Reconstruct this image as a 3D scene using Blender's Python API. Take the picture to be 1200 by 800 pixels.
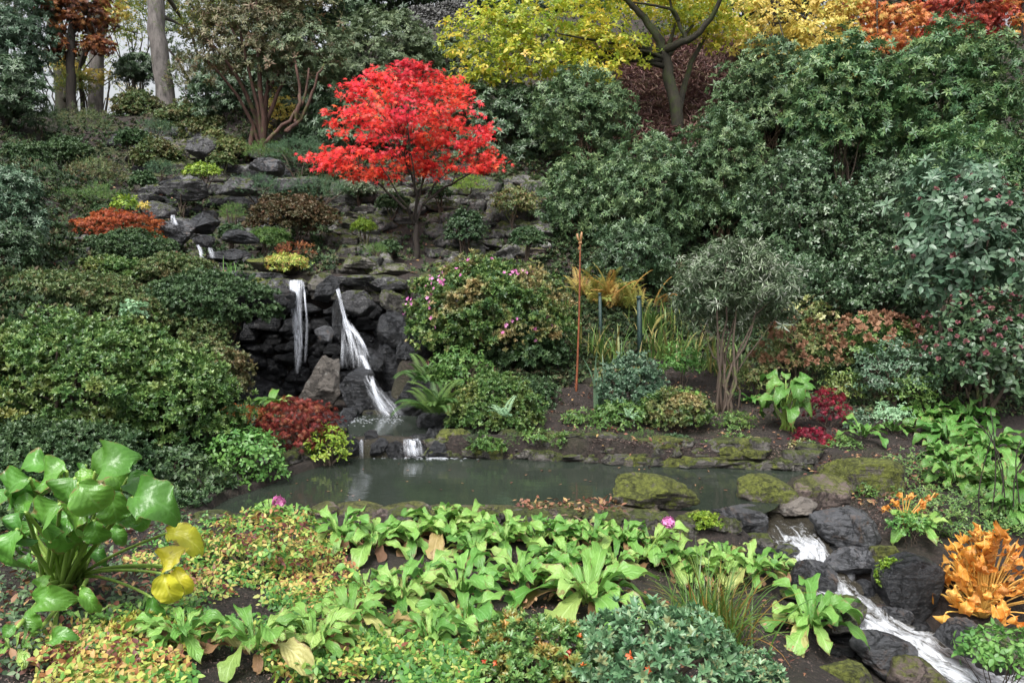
import bpy, math, random
import numpy as np
from mathutils import Vector, noise, Matrix

for _o in list(bpy.data.objects):
    bpy.data.objects.remove(_o)
SC = bpy.context.scene
COL = SC.collection
R = math.radians
PI = math.pi

# ------------------------------------------------------------------ camera, sky, sun, exposure
CAM = np.array([0.0, 0.0, 2.2])
PITCH = math.atan(0.1)
cam_d = bpy.data.cameras.new("camera")
cam_d.sensor_width = 36.0
cam_d.lens = 30.0
cam_d.clip_start = 0.05
cam_d.clip_end = 600
cam = bpy.data.objects.new("camera", cam_d)
cam.location = CAM
cam.rotation_euler = (PI / 2 - PITCH, 0, 0)
COL.objects.link(cam)
SC.camera = cam

SUN_EL, SUN_AZ = 58, 200          # degrees; azimuth clockwise from +Y
world = bpy.data.worlds.new("World")
SC.world = world
world.use_nodes = True
wn = world.node_tree
wn.nodes.clear()
w_out = wn.nodes.new("ShaderNodeOutputWorld")
w_bg = wn.nodes.new("ShaderNodeBackground")
w_sky = wn.nodes.new("ShaderNodeTexSky")
w_sky.sky_type = 'NISHITA'
w_sky.sun_disc = False
w_sky.sun_elevation = R(SUN_EL)
w_sky.sun_rotation = R(SUN_AZ)
w_sky.dust_density = 6.0
w_sky.air_density = 1.0
w_sky.ozone_density = 1.0
w_hsv = wn.nodes.new("ShaderNodeHueSaturation")   # cloud cover: the blue is greyed out
w_hsv.inputs['Saturation'].default_value = 0.22
w_bg.inputs['Strength'].default_value = 0.13
wn.links.new(w_sky.outputs[0], w_hsv.inputs['Color'])
wn.links.new(w_hsv.outputs[0], w_bg.inputs[0])
wn.links.new(w_bg.outputs[0], w_out.inputs[0])
sun_d = bpy.data.lights.new("sun", 'SUN')
sun_d.energy = 1.6
sun_d.angle = R(28)
sun_d.color = (1.0, 0.97, 0.92)
sun = bpy.data.objects.new("sun", sun_d)
sun.location = (0, -5, 20)
_az, _el = R(SUN_AZ), R(SUN_EL)
_to = Vector((math.sin(_az) * math.cos(_el), math.cos(_az) * math.cos(_el), math.sin(_el)))
sun.rotation_euler = (-_to).to_track_quat('-Z', 'Y').to_euler()
COL.objects.link(sun)
SC.view_settings.view_transform = 'Standard'
SC.view_settings.look = 'None'
SC.view_settings.exposure = 1.05
SC.view_settings.gamma = 1.0
SC.view_settings.use_curve_mapping = False
SC.render.engine = 'CYCLES'
SC.cycles.max_bounces = 6
SC.cycles.diffuse_bounces = 3
SC.cycles.glossy_bounces = 3
SC.cycles.transparent_max_bounces = 12
SC.cycles.transmission_bounces = 3
SC.cycles.sample_clamp_indirect = 4.0
SC.cycles.caustics_reflective = False
SC.cycles.caustics_refractive = False

rng = np.random.default_rng(7)

# ------------------------------------------------------------------ photo pixel + distance -> place in the garden
CP, SP = math.cos(PITCH), math.sin(PITCH)
def ray(u, v):
    a, b = (u - 600) / 1000.0, (400 - v) / 1000.0
    return np.array([a, CP + b * SP, -SP + b * CP])
def P(u, v, d):
    r = ray(u, v)
    return CAM + r * (d / r[1])
def px(d):                       # metres per photo pixel at distance d
    return d / 1000.0 / CP

# ------------------------------------------------------------------ terrain height
_ctrl = [(0,800,3.2),(300,800,3.45),(600,800,3.7),(600,720,5.0),(400,700,5.1),(200,700,4.6),(0,690,4.6),(900,800,4.5),(850,730,5.3),(760,690,5.7),
 (1000,790,5.35),(1130,800,5.7),(1000,690,6.3),(930,615,7.2),(1230,780,5.6),(1150,730,5.7),(1050,570,8.0),(1150,560,8.1),(1150,500,10),
 (1190,610,7),(1060,620,7.0),(850,470,11),(950,400,13),(1150,430,11.6),(700,400,13),(700,330,15.5),(850,250,18),(750,110,25),(1000,60,26),(1200,45,26),
 (600,20,31),(100,135,29),(160,200,22),(220,290,15.5),(240,325,13.2),(400,322,13.2),(290,160,22),(450,230,18.3),(487,303,16),(60,330,11.2),
 (0,560,7.2),(120,400,9.6),(0,200,16),(0,130,25),(280,515,9.5),(250,430,11),(560,440,11),(600,330,14.5),(640,230,18.5),(640,505,9.75),(800,507,9.7),
 (930,510,9.6),(500,620,6.7),(700,615,6.7),(200,620,6.3),(300,250,18),(100,260,15),(1190,300,15),(1000,250,17),(380,60,27),(860,150,22)]
_cp = [P(*c) for c in _ctrl]
_cp += [np.array(p) for p in [(-3, 1.5, .55), (0, 1.5, .5), (3, 2.5, .0), (4.5, 3.5, -.6), (-16, 8, 3.5), (-16, 20, 6.5), (16, 8, 1.5), (17, 15, 5), (18, 26, 9),
   (-18, 34, 7.2), (-10, 36, 7.0), (0, 38, 12), (10, 36, 11.5), (18, 36, 11), (-6, 34, 9), (0,-4,.7), (-8,-2,1.0), (8,-2,-.8)]]
_cp = np.array(_cp)
def _k(r2):
    return np.where(r2 > 1e-9, 0.5 * r2 * np.log(r2 + 1e-12), 0)
_n = len(_cp)
_A = np.zeros((_n + 3, _n + 3))
_d2 = ((_cp[:, None, :2] - _cp[None, :, :2]) ** 2).sum(-1)
_A[:_n, :_n] = _k(_d2) + np.eye(_n) * 0.03
_A[:_n, _n] = 1; _A[:_n, _n + 1:] = _cp[:, :2]
_A[_n, :_n] = 1; _A[_n + 1:, :_n] = _cp[:, :2].T
_w = np.linalg.solve(_A, np.concatenate([_cp[:, 2], [0, 0, 0]]))

def sst(e0, e1, x):
    t = np.clip((x - e0) / (e1 - e0), 0, 1)
    return t * t * (3 - 2 * t)

def on_level(pts, z=0.0):       # pixels meeting a level plane
    out = []
    for u, v in pts:
        r = ray(u, v); t = (z - CAM[2]) / r[2]
        out.append((CAM + r * t)[:2])
    return np.array(out)
POND = on_level([(236, 602), (268, 584), (305, 572), (345, 556), (385, 543), (405, 536), (500, 535), (560, 536), (640, 538), (760, 545), (860, 548), (952, 551),
                 (962, 560), (915, 568), (910, 580), (896, 594), (872, 604), (850, 606), (700, 603), (600, 606), (500, 609), (370, 612), (300, 611)])
BASIN = on_level([(388, 515), (396, 497), (420, 485), (480, 484), (512, 490), (520, 505), (508, 514)], 0.16)
STREAM = [  # x,y of the centre line from pixel + level, half width
 (P(880, 590, 7.75), .24), (P(905, 606, 7.35), .28), (P(928, 622, 7.0), .24), (P(944, 642, 6.75), .17), (P(960, 672, 6.5), .17), (P(985, 700, 6.25), .24), (P(1022, 727, 6.0), .24),
 (P(1065, 752, 5.85), .26), (P(1108, 775, 5.72), .34), (P(1155, 800, 5.6), .40), (P(1230, 838, 5.4), .45)]
SXYZ = np.array([s[0] for s in STREAM]); SW = np.array([s[1] for s in STREAM])

def _seg(px_, py_, a, b):
    ab = b - a
    t = np.clip(((px_ - a[0]) * ab[0] + (py_ - a[1]) * ab[1]) / (ab @ ab), 0, 1)
    return np.hypot(px_ - a[0] - t * ab[0], py_ - a[1] - t * ab[1]), t
def sdist(poly, x, y):          # >0 inside
    ins = np.zeros(x.shape, bool); dm = np.full(x.shape, 1e9)
    n = len(poly)
    for i in range(n):
        a, b = poly[i], poly[(i + 1) % n]
        dd, _ = _seg(x, y, a, b); dm = np.minimum(dm, dd)
        c = ((a[1] > y) != (b[1] > y)) & (x < (b[0] - a[0]) * (y - a[1]) / (b[1] - a[1] + 1e-12) + a[0])
        ins ^= c
    return np.where(ins, dm, -dm)

def H(x, y):
    x = np.atleast_1d(np.asarray(x, float)); y = np.atleast_1d(np.asarray(y, float))
    sh = x.shape; X = np.clip(x.ravel(), -19, 19); Y = np.clip(y.ravel(), -4, 37)
    z = np.full(X.shape, _w[_n]) + _w[_n + 1] * X + _w[_n + 2] * Y
    for i in range(_n):
        z += _w[i] * _k((X - _cp[i, 0]) ** 2 + (Y - _cp[i, 1]) ** 2)
    # cliff behind the main fall
    m = sst(-4.7, -4.4, X) * (1 - sst(-1.75, -1.45, X))
    lo = m * sst(9.2, 9.9, Y) * (1 - sst(12.55, 12.8, Y))
    z = z * (1 - lo) + np.minimum(z, 0.12) * lo
    hi = m * sst(12.6, 12.8, Y) * (1 - sst(13.2, 14.2, Y))
    z = z * (1 - hi) + np.maximum(z, 1.72) * hi
    # banks and pond bed
    sd = sdist(POND, X, Y)
    far = sst(8.6, 9.0, Y) * sst(-1.2, -.6, X)
    lvl = 0.07 + 0.17 * far
    wgt = sst(-0.6, -0.03, sd)
    z = z * (1 - wgt) + lvl * wgt
    z = np.where(sd > -0.02, lvl - (lvl + .45) * sst(-0.02, 0.10, sd), z)
    sb = sdist(BASIN, X, Y)
    z = np.where(sb > -0.35, z * (1 - sst(-.35, 0, sb)) + .2 * sst(-.35, 0, sb), z)
    z = z - 0.25 * sst(-0.02, 0.12, sb)
    # stream channel
    dm = np.full(X.shape, 1e9); zs = np.zeros(X.shape); ws = np.ones(X.shape)
    for i in range(len(SXYZ) - 1):
        dd, t = _seg(X, Y, SXYZ[i, :2], SXYZ[i + 1, :2])
        b = dd < dm
        dm = np.where(b, dd, dm)
        zs = np.where(b, SXYZ[i, 2] * (1 - t) + SXYZ[i + 1, 2] * t, zs)
        ws = np.where(b, SW[i] * (1 - t) + SW[i + 1] * t, ws)
    k = 1 - sst(ws * 0.9, ws * 0.9 + 0.45, dm)
    z = z * (1 - k) + (zs - 0.10) * k
    return z.reshape(sh)
def h1(x, y):
    return float(H(x, y)[0])
_dd = np.concatenate([np.arange(2.6, 9, .04), np.arange(9, 40, .1)])
def G(u, v):                    # where the ray through a photo pixel meets the ground
    r = ray(u, v)
    p = CAM[None] + r[None] * (_dd / r[1])[:, None]
    h = H(p[:, 0], p[:, 1])
    i = np.argmax(h >= p[:, 2]) if (h >= p[:, 2]).any() else len(_dd) - 1
    return np.array([p[i, 0], p[i, 1], h[i]])

# ------------------------------------------------------------------ objects
def empty(name, loc, label, cat, group=None):
    o = bpy.data.objects.new(name, None)
    o.empty_display_size = 0.1
    COL.objects.link(o); o.location = loc
    o['label'] = label; o['category'] = cat
    if group: o['group'] = group
    return o
def tag(o, label=None, cat=None, group=None, kind=None):
    if label: o['label'] = label
    if cat: o['category'] = cat
    if group: o['group'] = group
    if kind: o['kind'] = kind
    return o

class Geo:
    """collects triangles; per-vertex rnd / lu / lv, per-face material slot"""
    def __init__(s): s.V = []; s.F = []; s.A = []; s.M = []; s.n = 0
    def add(s, V, F, A=None, m=0):
        V = np.asarray(V, float).reshape(-1, 3); F = np.asarray(F, int).reshape(-1, 3)
        if len(F) == 0: return
        if A is None: A = np.full((len(V), 3), 0.5)
        s.V.append(V); s.F.append(F + s.n); s.A.append(A); s.M.append(np.full(len(F), m)); s.n += len(V)
    def build(s, name, mats, parent=None, origin=None, smooth=True, attrs=True):
        V = np.concatenate(s.V); F = np.concatenate(s.F); A = np.concatenate(s.A); M = np.concatenate(s.M)
        if parent is not None: V = V - np.array(parent.location)
        elif origin is not None: V = V - np.array(origin)
        me = bpy.data.meshes.new(name)
        me.vertices.add(len(V)); me.vertices.foreach_set("co", V.astype(np.float32).ravel())
        me.loops.add(len(F) * 3); me.loops.foreach_set("vertex_index", F.astype(np.int32).ravel())
        me.polygons.add(len(F)); me.polygons.foreach_set("loop_start", np.arange(0, len(F) * 3, 3, dtype=np.int32))
        me.polygons.foreach_set("use_smooth", np.full(len(F), bool(smooth)))
        if not isinstance(mats, (list, tuple)): mats = [mats]
        for m in mats: me.materials.append(m)
        if len(mats) > 1: me.polygons.foreach_set("material_index", M.astype(np.int32))
        me.update(calc_edges=True)
        if attrs:
            at = me.attributes.new("leaf", 'FLOAT_VECTOR', 'POINT')
            at.data.foreach_set("vector", A.astype(np.float32).ravel())
        o = bpy.data.objects.new(name, me); COL.objects.link(o)
        if parent is not None: o.parent = parent
        elif origin is not None: o.location = origin
        return o

def unit(a):
    a = np.asarray(a, float)
    return a / (np.linalg.norm(a, axis=-1, keepdims=True) + 1e-9)
def frames(axis, spin=None):     # local Z -> axis, random spin
    n = len(axis); z = unit(axis)
    t = unit(rng.normal(size=(n, 3)))
    x = unit(np.cross(t, z)); y = np.cross(z, x)
    return np.stack([x, y, z], axis=-1)   # columns
def frames_dir(y, up):           # local Y -> y, Z near up
    y = unit(y); x = unit(np.cross(y, up)); z = np.cross(x, y)
    return np.stack([x, y, z], axis=-1)
def inst(g, T, pos, M, s, rnd, m=0):
    TV, TF, TA = T
    n = len(pos)
    if n == 0: return
    s = np.broadcast_to(np.asarray(s, float).reshape(-1, 1, 1) if np.ndim(s) else s, (n, 1, 1))
    V = np.einsum('nij,kj->nki', M, TV) * s + pos[:, None, :]
    F = TF[None] + (np.arange(n) * len(TV))[:, None, None]
    A = np.repeat(TA[None], n, 0).copy()
    A[:, :, 0] = np.clip(A[:, :, 0] + np.asarray(rnd).reshape(n, 1), 0, 1)
    g.add(V.reshape(-1, 3), F.reshape(-1, 3), A.reshape(-1, 3), m)

# ------------------------------------------------------------------ leaf shapes (unit length along +Y, face up +Z)
def leaf4(w=.4, fold=.08, droop=.1):
    V = np.array([(0, 0, 0), (w / 2, .45, fold), (0, 1, -droop), (-w / 2, .45, fold)])
    A = np.array([(0, 0, 0), (0, 1, .45), (0, 0, 1), (0, -1, .45)], float)
    return V, np.array([(0, 1, 2), (0, 2, 3)]), A
def leaf7(w=.42, fold=.05, droop=.15, tipw=.7):
    V = np.array([(0, 0, 0), (w * .42, .28, fold), (w * .5 * tipw, .68, fold - droop * .3), (0, 1, -droop), (-w * .5 * tipw, .68, fold - droop * .3), (-w * .42, .28, fold), (0, .5, 0)])
    A = np.array([(0, 0, 0), (0, 1, .28), (0, 1, .68), (0, 0, 1), (0, -1, .68), (0, -1, .28), (0, 0, .5)], float)
    return V, np.array([(0, 1, 6), (1, 2, 6), (2, 3, 6), (3, 4, 6), (4, 5, 6), (5, 0, 6)]), A
def star(lobes=5, w=.16, spread=125, inner=.34, droop=.12):
    V = [(0, 0, 0)]; A = [(0, 0, 0)]; n = lobes
    for i in range(n):
        a = R(-spread + 2 * spread * i / (n - 1)); L = (1, .95, .75, .55)[min(3, abs(i - n // 2))]
        V.append((math.sin(a) * L, math.cos(a) * L, -droop * L)); A.append((0, .5, 1))
        if i < n - 1:
            b = a + R(spread / (n - 1)); V.append((math.sin(b) * inner, math.cos(b) * inner, .02)); A.append((0, 0, .3))
    V.append((0, -.1, 0)); A.append((0, 0, 0))
    m = len(V) - 1
    F = [(0, i + 1, i) for i in range(1, m - 1)]
    F += [(0, 1, m), (0, m, m - 1)]
    return np.array(V, float), np.array(F), np.array(A, float)
def whorl(n=7, leaf=None, el=15, el_var=15, var=.25, scl=.2, base=.06, seed=0):
    r = np.random.default_rng(seed); LV, LF, LA = leaf if leaf else leaf4()
    V, F, A = [], [], []
    for i in range(n):
        a = 2 * PI * (i * .618 + r.uniform(-.05, .05)); e = R(el + r.uniform(-el_var, el_var)); s = 1 + r.uniform(-scl, scl)
        q = Matrix.Rotation(a, 3, 'Z') @ Matrix.Rotation(e, 3, 'X') @ Matrix.Rotation(r.uniform(-.3, .3), 3, 'Y')
        q = np.array(q); p = (LV * s + np.array([0, base, 0])) @ q.T
        F.append(LF + len(V) * len(LV)); V.append(p)
        B = LA.copy(); B[:, 0] = r.uniform(-var, var); A.append(B)
    return np.concatenate(V), np.concatenate(F), np.concatenate(A)
def twig(n=9, leaf=None, L=1.0, size=.4, el=45, var=.3, seed=0):
    """leaves along a short upright shoot of length L"""
    r = np.random.default_rng(seed); LV, LF, LA = leaf if leaf else leaf4()
    V, F, A = [], [], []
    for i in range(n):
        t = (i + .5) / n; a = 2 * PI * i * .39 + r.uniform(-.3, .3); e = R(el * (.5 + .8 * t) + r.uniform(-20, 20)); s = size * (1 + r.uniform(-.3, .2))
        q = np.array(Matrix.Rotation(a, 3, 'Z') @ Matrix.Rotation(e, 3, 'X'))
        p = (LV * s) @ q.T + np.array([r.uniform(-.1, .1), r.uniform(-.1, .1), t * L - .3])
        F.append(LF + len(V) * len(LV)); V.append(p)
        B = LA.copy(); B[:, 0] = r.uniform(-var, var); A.append(B)
    return np.concatenate(V), np.concatenate(F), np.concatenate(A)
def big_leaf(prof, W=.4, ny=9, nx=5, droop=.4, cup=.1, wave=.03, seed=0, rise=0.0, rag=1.0):
    """broad leaf with wavy margin; prof(t)->0..1 width; bends down along its length"""
    r = np.random.default_rng(seed); ph = r.uniform(0, 6, 4)
    V, A = [], []
    ang = rise; y = z = 0.0; st = 1.0 / (ny - 1)
    for j in range(ny):
        t = j / (ny - 1)
        for i in range(nx):
            s = -1 + 2 * i / (nx - 1)
            w = prof(t) * W * .5 * (1 + (.10 * math.sin(9 * t + ph[0] + s) + .08 * rag * math.sin(31 * t + ph[2] + 2 * s)) * abs(s))
            zz = z + cup * abs(s) ** 1.5 * w * 2 + wave * abs(s) * math.sin(11 * t + ph[1] + (2 if s > 0 else 0)) + wave * .5 * abs(s) * math.sin(21 * t + ph[2] + s * 3) + wave * .12 * rag * math.sin(40 * t)
            V.append((s * w + .04 * math.sin(3 * t + ph[3]) * t, y, zz)); A.append((0, s, t))
        ang2 = ang - droop * (j + 1) / ny
        y += st * math.cos(ang2); z += st * math.sin(ang2); ang = rise - droop * 2 * t
    F = []
    for j in range(ny - 1):
        for i in range(nx - 1):
            a = j * nx + i; F += [(a, a + 1, a + nx + 1), (a, a + nx + 1, a + nx)]
    return np.array(V), np.array(F), np.array(A)
def blade(w=.03, n=6, lean=.3, bend=1.2, seed=0):
    r = np.random.default_rng(seed); V, A = [], []
    y = z = 0; a = PI / 2 - lean
    for j in range(n + 1):
        t = j / n; ww = w * (1 - t ** 2.2) * .5 + .0008
        V += [(-ww, y, z), (ww, y, z)]; A += [(0, -1, t), (0, 1, t)]
        y += math.cos(a) / n; z += math.sin(a) / n; a -= bend / n * (.5 + t)
    F = []
    for j in range(n):
        b = 2 * j; F += [(b, b + 1, b + 3), (b, b + 3, b + 2)]
    return np.array(V), np.array(F), np.array(A, float)
def frond(n=16, w=.42, lean=.7, bend=1.3, pw=.34, seed=0):
    """fern frond: pinnae in pairs along an arching rib"""
    r = np.random.default_rng(seed); V, F, A = [], [], []; k = 0
    y = z = 0; a = PI / 2 - lean
    LV, LF, LA = leaf4(pw, .0, .12)
    for j in range(n):
        t = j / (n - 1)
        y += math.cos(a) / n; z += math.sin(a) / n; a -= bend / n * (.4 + 1.2 * t)
        if t < .12: continue
        L = w * .5 * math.sin(PI * min(1, .18 + .82 * (1 - t)) ** .8 * .5 + .0) * (1.0 if t > .25 else t / .25) * 1.05
        for sd in (-1, 1):
            q = np.array(Matrix.Rotation(a, 3, 'X') @ Matrix.Rotation(-sd * R(72 - 25 * t), 3, 'Z'))
            V.append((LV * np.array([0.62 / n / pw, L, L])) @ q.T + np.array([0, y, z])); F.append(LF + k); k += 4
            B = LA.copy(); B[:, 0] = r.uniform(-.15, .15); A.append(B)
    # rib
    return np.concatenate(V), np.concatenate(F), np.concatenate(A)

def tube(g, pts, r0, r1, sides=6, m=0, rough=0.0, rn=.5, power=1.0):
    pts = np.asarray(pts, float); n = len(pts)
    T = np.gradient(pts, axis=0); T = unit(T)
    ref = np.array([0.0, 1.0, 0.0]) if abs(T[0][1]) < .8 else np.array([1.0, 0, 0])
    V = []; A = []
    for i in range(n):
        x = unit(np.cross(T[i], ref)); y = np.cross(x, T[i]); t = i / (n - 1)
        rr = r0 + (r1 - r0) * t ** power
        for k in range(sides):
            a = 2 * PI * k / sides
            q = rr * (1 + (rough * rng.uniform(-1, 1) if rough else 0))
            V.append(pts[i] + (x * math.cos(a) + y * math.sin(a)) * q); A.append((rn, k / sides, t))
    F = []
    for i in range(n - 1):
        for k in range(sides):
            a = i * sides + k; b = i * sides + (k + 1) % sides
            F += [(a, b, b + sides), (a, b + sides, a + sides)]
    c = len(V); V.append(pts[0]); V.append(pts[-1]); A += [(rn, 0, 0), (rn, 0, 1)]
    for k in range(sides):
        F.append((c, (k + 1) % sides, k)); F.append((c + 1, (n - 1) * sides + k, (n - 1) * sides + (k + 1) % sides))
    g.add(V, F, A, m)
def bez(a, b, c, d, n=8):
    t = np.linspace(0, 1, n)[:, None]
    return (1 - t) ** 3 * np.asarray(a) + 3 * (1 - t) ** 2 * t * np.asarray(b) + 3 * (1 - t) * t * t * np.asarray(c) + t ** 3 * np.asarray(d)
def smooth_path(pts, n=14, jit=0.0):
    pts = np.asarray(pts, float); k = len(pts)
    tt = np.linspace(0, k - 1, n); out = []
    for t in tt:
        i = min(int(t), k - 2); f = t - i
        p0 = pts[max(i - 1, 0)]; p1 = pts[i]; p2 = pts[i + 1]; p3 = pts[min(i + 2, k - 1)]
        out.append(.5 * ((2 * p1) + (-p0 + p2) * f + (2 * p0 - 5 * p1 + 4 * p2 - p3) * f * f + (-p0 + 3 * p1 - 3 * p2 + p3) * f ** 3))
    out = np.array(out)
    if jit: out[1:-1] += rng.normal(size=(n - 2, 3)) * jit
    return out
# ------------------------------------------------------------------ materials
def _new(name):
    m = bpy.data.materials.new(name); m.use_nodes = True
    nt = m.node_tree; nt.nodes.clear()
    out = nt.nodes.new("ShaderNodeOutputMaterial")
    return m, nt, out
def _ramp(nt, stops, mode='LINEAR'):
    r = nt.nodes.new("ShaderNodeValToRGB"); cr = r.color_ramp; cr.interpolation = mode
    while len(cr.elements) < len(stops): cr.elements.new(0.5)
    for e, (p, c) in zip(cr.elements, stops):
        e.position = p; e.color = (*c, 1) if len(c) == 3 else c
    return r
def _noise(nt, scale, detail=4, rough=.6, vec=None, dist=0.0):
    n = nt.nodes.new("ShaderNodeTexNoise"); n.inputs['Scale'].default_value = scale
    n.inputs['Detail'].default_value = detail; n.inputs['Roughness'].default_value = rough; n.inputs['Distortion'].default_value = dist
    if vec is not None: nt.links.new(vec, n.inputs['Vector'])
    return n
def _mixc(nt, fac, a, b, blend='MIX'):
    m = nt.nodes.new("ShaderNodeMix"); m.data_type = 'RGBA'; m.blend_type = blend
    for sock, v in ((m.inputs[0], fac), (m.inputs[6], a), (m.inputs[7], b)):
        if isinstance(v, (int, float)): sock.default_value = v
        elif isinstance(v, tuple): sock.default_value = (*v, 1)
        else: nt.links.new(v, sock)
    return m.outputs[2]
def _math(nt, op, a, b=None, c=None, clamp=False):
    m = nt.nodes.new("ShaderNodeMath"); m.operation = op; m.use_clamp = clamp
    for i, v in enumerate((a, b, c)):
        if v is None: continue
        if isinstance(v, (int, float)): m.inputs[i].default_value = v
        else: nt.links.new(v, m.inputs[i])
    return m.outputs[0]
def _geo_pos(nt):
    return nt.nodes.new("ShaderNodeNewGeometry").outputs['Position']

def leaf_mat(name, cols, rough=.45, trans=.18, spec=.5, patch=None, patch_scale=1.2, veins=False, val=.25, vs=1.0):
    """cols: palette a leaf picks from; patch: colour some sprays turn to"""
    m, nt, out = _new(name); L = nt.links
    at = nt.nodes.new("ShaderNodeAttribute"); at.attribute_name = "leaf"
    sep = nt.nodes.new("ShaderNodeSeparateXYZ"); L.new(at.outputs['Vector'], sep.inputs[0])
    n = len(cols)
    rp = _ramp(nt, [(i / max(1, n - 1), c) for i, c in enumerate(cols)]); L.new(sep.outputs[0], rp.inputs[0])
    col = rp.outputs[0]
    oi = nt.nodes.new("ShaderNodeObjectInfo")
    pos = _geo_pos(nt)
    nz = _noise(nt, patch_scale, 3, .6, pos)
    if patch is not None:
        f = _ramp(nt, [(.48, (0, 0, 0)), (.66, (1, 1, 1))]); L.new(nz.outputs[0], f.inputs[0])
        f2 = _math(nt, 'MULTIPLY', f.outputs[0], _math(nt, 'ADD', sep.outputs[0], .25, clamp=True))
        col = _mixc(nt, f2, col, patch)
    nz2 = _noise(nt, 9.0, 3, .6, pos)
    hs = nt.nodes.new("ShaderNodeHueSaturation"); L.new(col, hs.inputs['Color'])
    v = _math(nt, 'ADD', _math(nt, 'MULTIPLY', nz2.outputs[0], val * 2), 1 - val)
    L.new(v, hs.inputs['Value'])
    hu = _math(nt, 'ADD', _math(nt, 'MULTIPLY', nz.outputs[0], .06), .47); L.new(hu, hs.inputs['Hue'])
    col = hs.outputs[0]
    b = nt.nodes.new("ShaderNodeBsdfPrincipled")
    if veins:
        ab = _math(nt, 'ABSOLUTE', sep.outputs[1])
        rib = _math(nt, 'LESS_THAN', ab, .06)
        w = _math(nt, 'SINE', _math(nt, 'ADD', _math(nt, 'MULTIPLY', sep.outputs[2], 48), _math(nt, 'MULTIPLY', ab, -18)))
        vn = _math(nt, 'GREATER_THAN', w, .86)
        vf = _math(nt, 'MULTIPLY', _math(nt, 'MAXIMUM', rib, _math(nt, 'MULTIPLY', vn, .16)), .36 * vs)
        br = nt.nodes.new("ShaderNodeHueSaturation"); L.new(col, br.inputs['Color']); br.inputs['Value'].default_value = 1.9; br.inputs['Saturation'].default_value = .75
        # browned, nibbled patches at random
        nb = _noise(nt, 14, 4, .7, pos)
        edge = _math(nt, 'MAXIMUM', _math(nt, 'MULTIPLY', _math(nt, 'POWER', ab, 6), .22), _math(nt, 'MULTIPLY', _math(nt, 'POWER', sep.outputs[2], 8), .2)); age = _math(nt, 'MULTIPLY', sep.outputs[0], .10); bf = _ramp(nt, [(.70, (0, 0, 0)), (.78, (1, 1, 1))]); L.new(_math(nt, 'ADD', _math(nt, 'ADD', nb.outputs[0], edge), age), bf.inputs[0])
        col = _mixc(nt, _math(nt, 'MULTIPLY', bf.outputs[0], .75), col, (.17, .10, .045))
        col = _mixc(nt, vf, col, br.outputs[0])
        bp = nt.nodes.new("ShaderNodeBump"); bp.inputs['Strength'].default_value = .5 * vs; bp.inputs['Distance'].default_value = .01
        hh = _math(nt, 'ADD', _math(nt, 'MULTIPLY', w, .18), _noise(nt, 60, 2, .5, pos).outputs[0])
        L.new(hh, bp.inputs['Height']); L.new(bp.outputs[0], b.inputs['Normal'])
    L.new(col, b.inputs['Base Color']); b.inputs['Roughness'].default_value = rough
    b.inputs['Specular IOR Level'].default_value = spec
    if trans > 0:
        tr = nt.nodes.new("ShaderNodeBsdfTranslucent")
        sat = nt.nodes.new("ShaderNodeHueSaturation"); L.new(col, sat.inputs['Color']); sat.inputs['Value'].default_value = 1.5
        L.new(sat.outputs[0], tr.inputs[0])
        mx = nt.nodes.new("ShaderNodeMixShader"); mx.inputs[0].default_value = trans
        L.new(b.outputs[0], mx.inputs[1]); L.new(tr.outputs[0], mx.inputs[2]); L.new(mx.outputs[0], out.inputs[0])
    else:
        L.new(b.outputs[0], out.inputs[0])
    return m

def bark_mat(name, a, b_, moss=0.0, scale=14, mosscol=(.07, .10, .02)):
    m, nt, out = _new(name); L = nt.links; pos = _geo_pos(nt)
    mp = nt.nodes.new("ShaderNodeMapping"); mp.inputs['Scale'].default_value = (1, 1, .3); L.new(pos, mp.inputs[0])
    n = _noise(nt, scale, 6, .7, mp.outputs[0]); r = _ramp(nt, [(.3, a), (.7, b_)]); L.new(n.outputs[0], r.inputs[0]); col = r.outputs[0]
    if moss:
        n2 = _noise(nt, 3, 5, .7, pos); f = _ramp(nt, [(.62 - moss * .3, (0, 0, 0)), (.75 - moss * .3, (1, 1, 1))]); L.new(n2.outputs[0], f.inputs[0])
        col = _mixc(nt, f.outputs[0], col, mosscol)
    b = nt.nodes.new("ShaderNodeBsdfPrincipled"); L.new(col, b.inputs['Base Color']); b.inputs['Roughness'].default_value = .85
    bp = nt.nodes.new("ShaderNodeBump"); bp.inputs['Strength'].default_value = .7; bp.inputs['Distance'].default_value = .03
    L.new(n.outputs[0], bp.inputs['Height']); L.new(bp.outputs[0], b.inputs['Normal']); L.new(b.outputs[0], out.inputs[0])
    return m

def _ramp_out(nt, sock, a, b):
    r = _ramp(nt, [(a, (0, 0, 0)), (b, (1, 1, 1))]); nt.links.new(sock, r.inputs[0]); return r.outputs[0]

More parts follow.
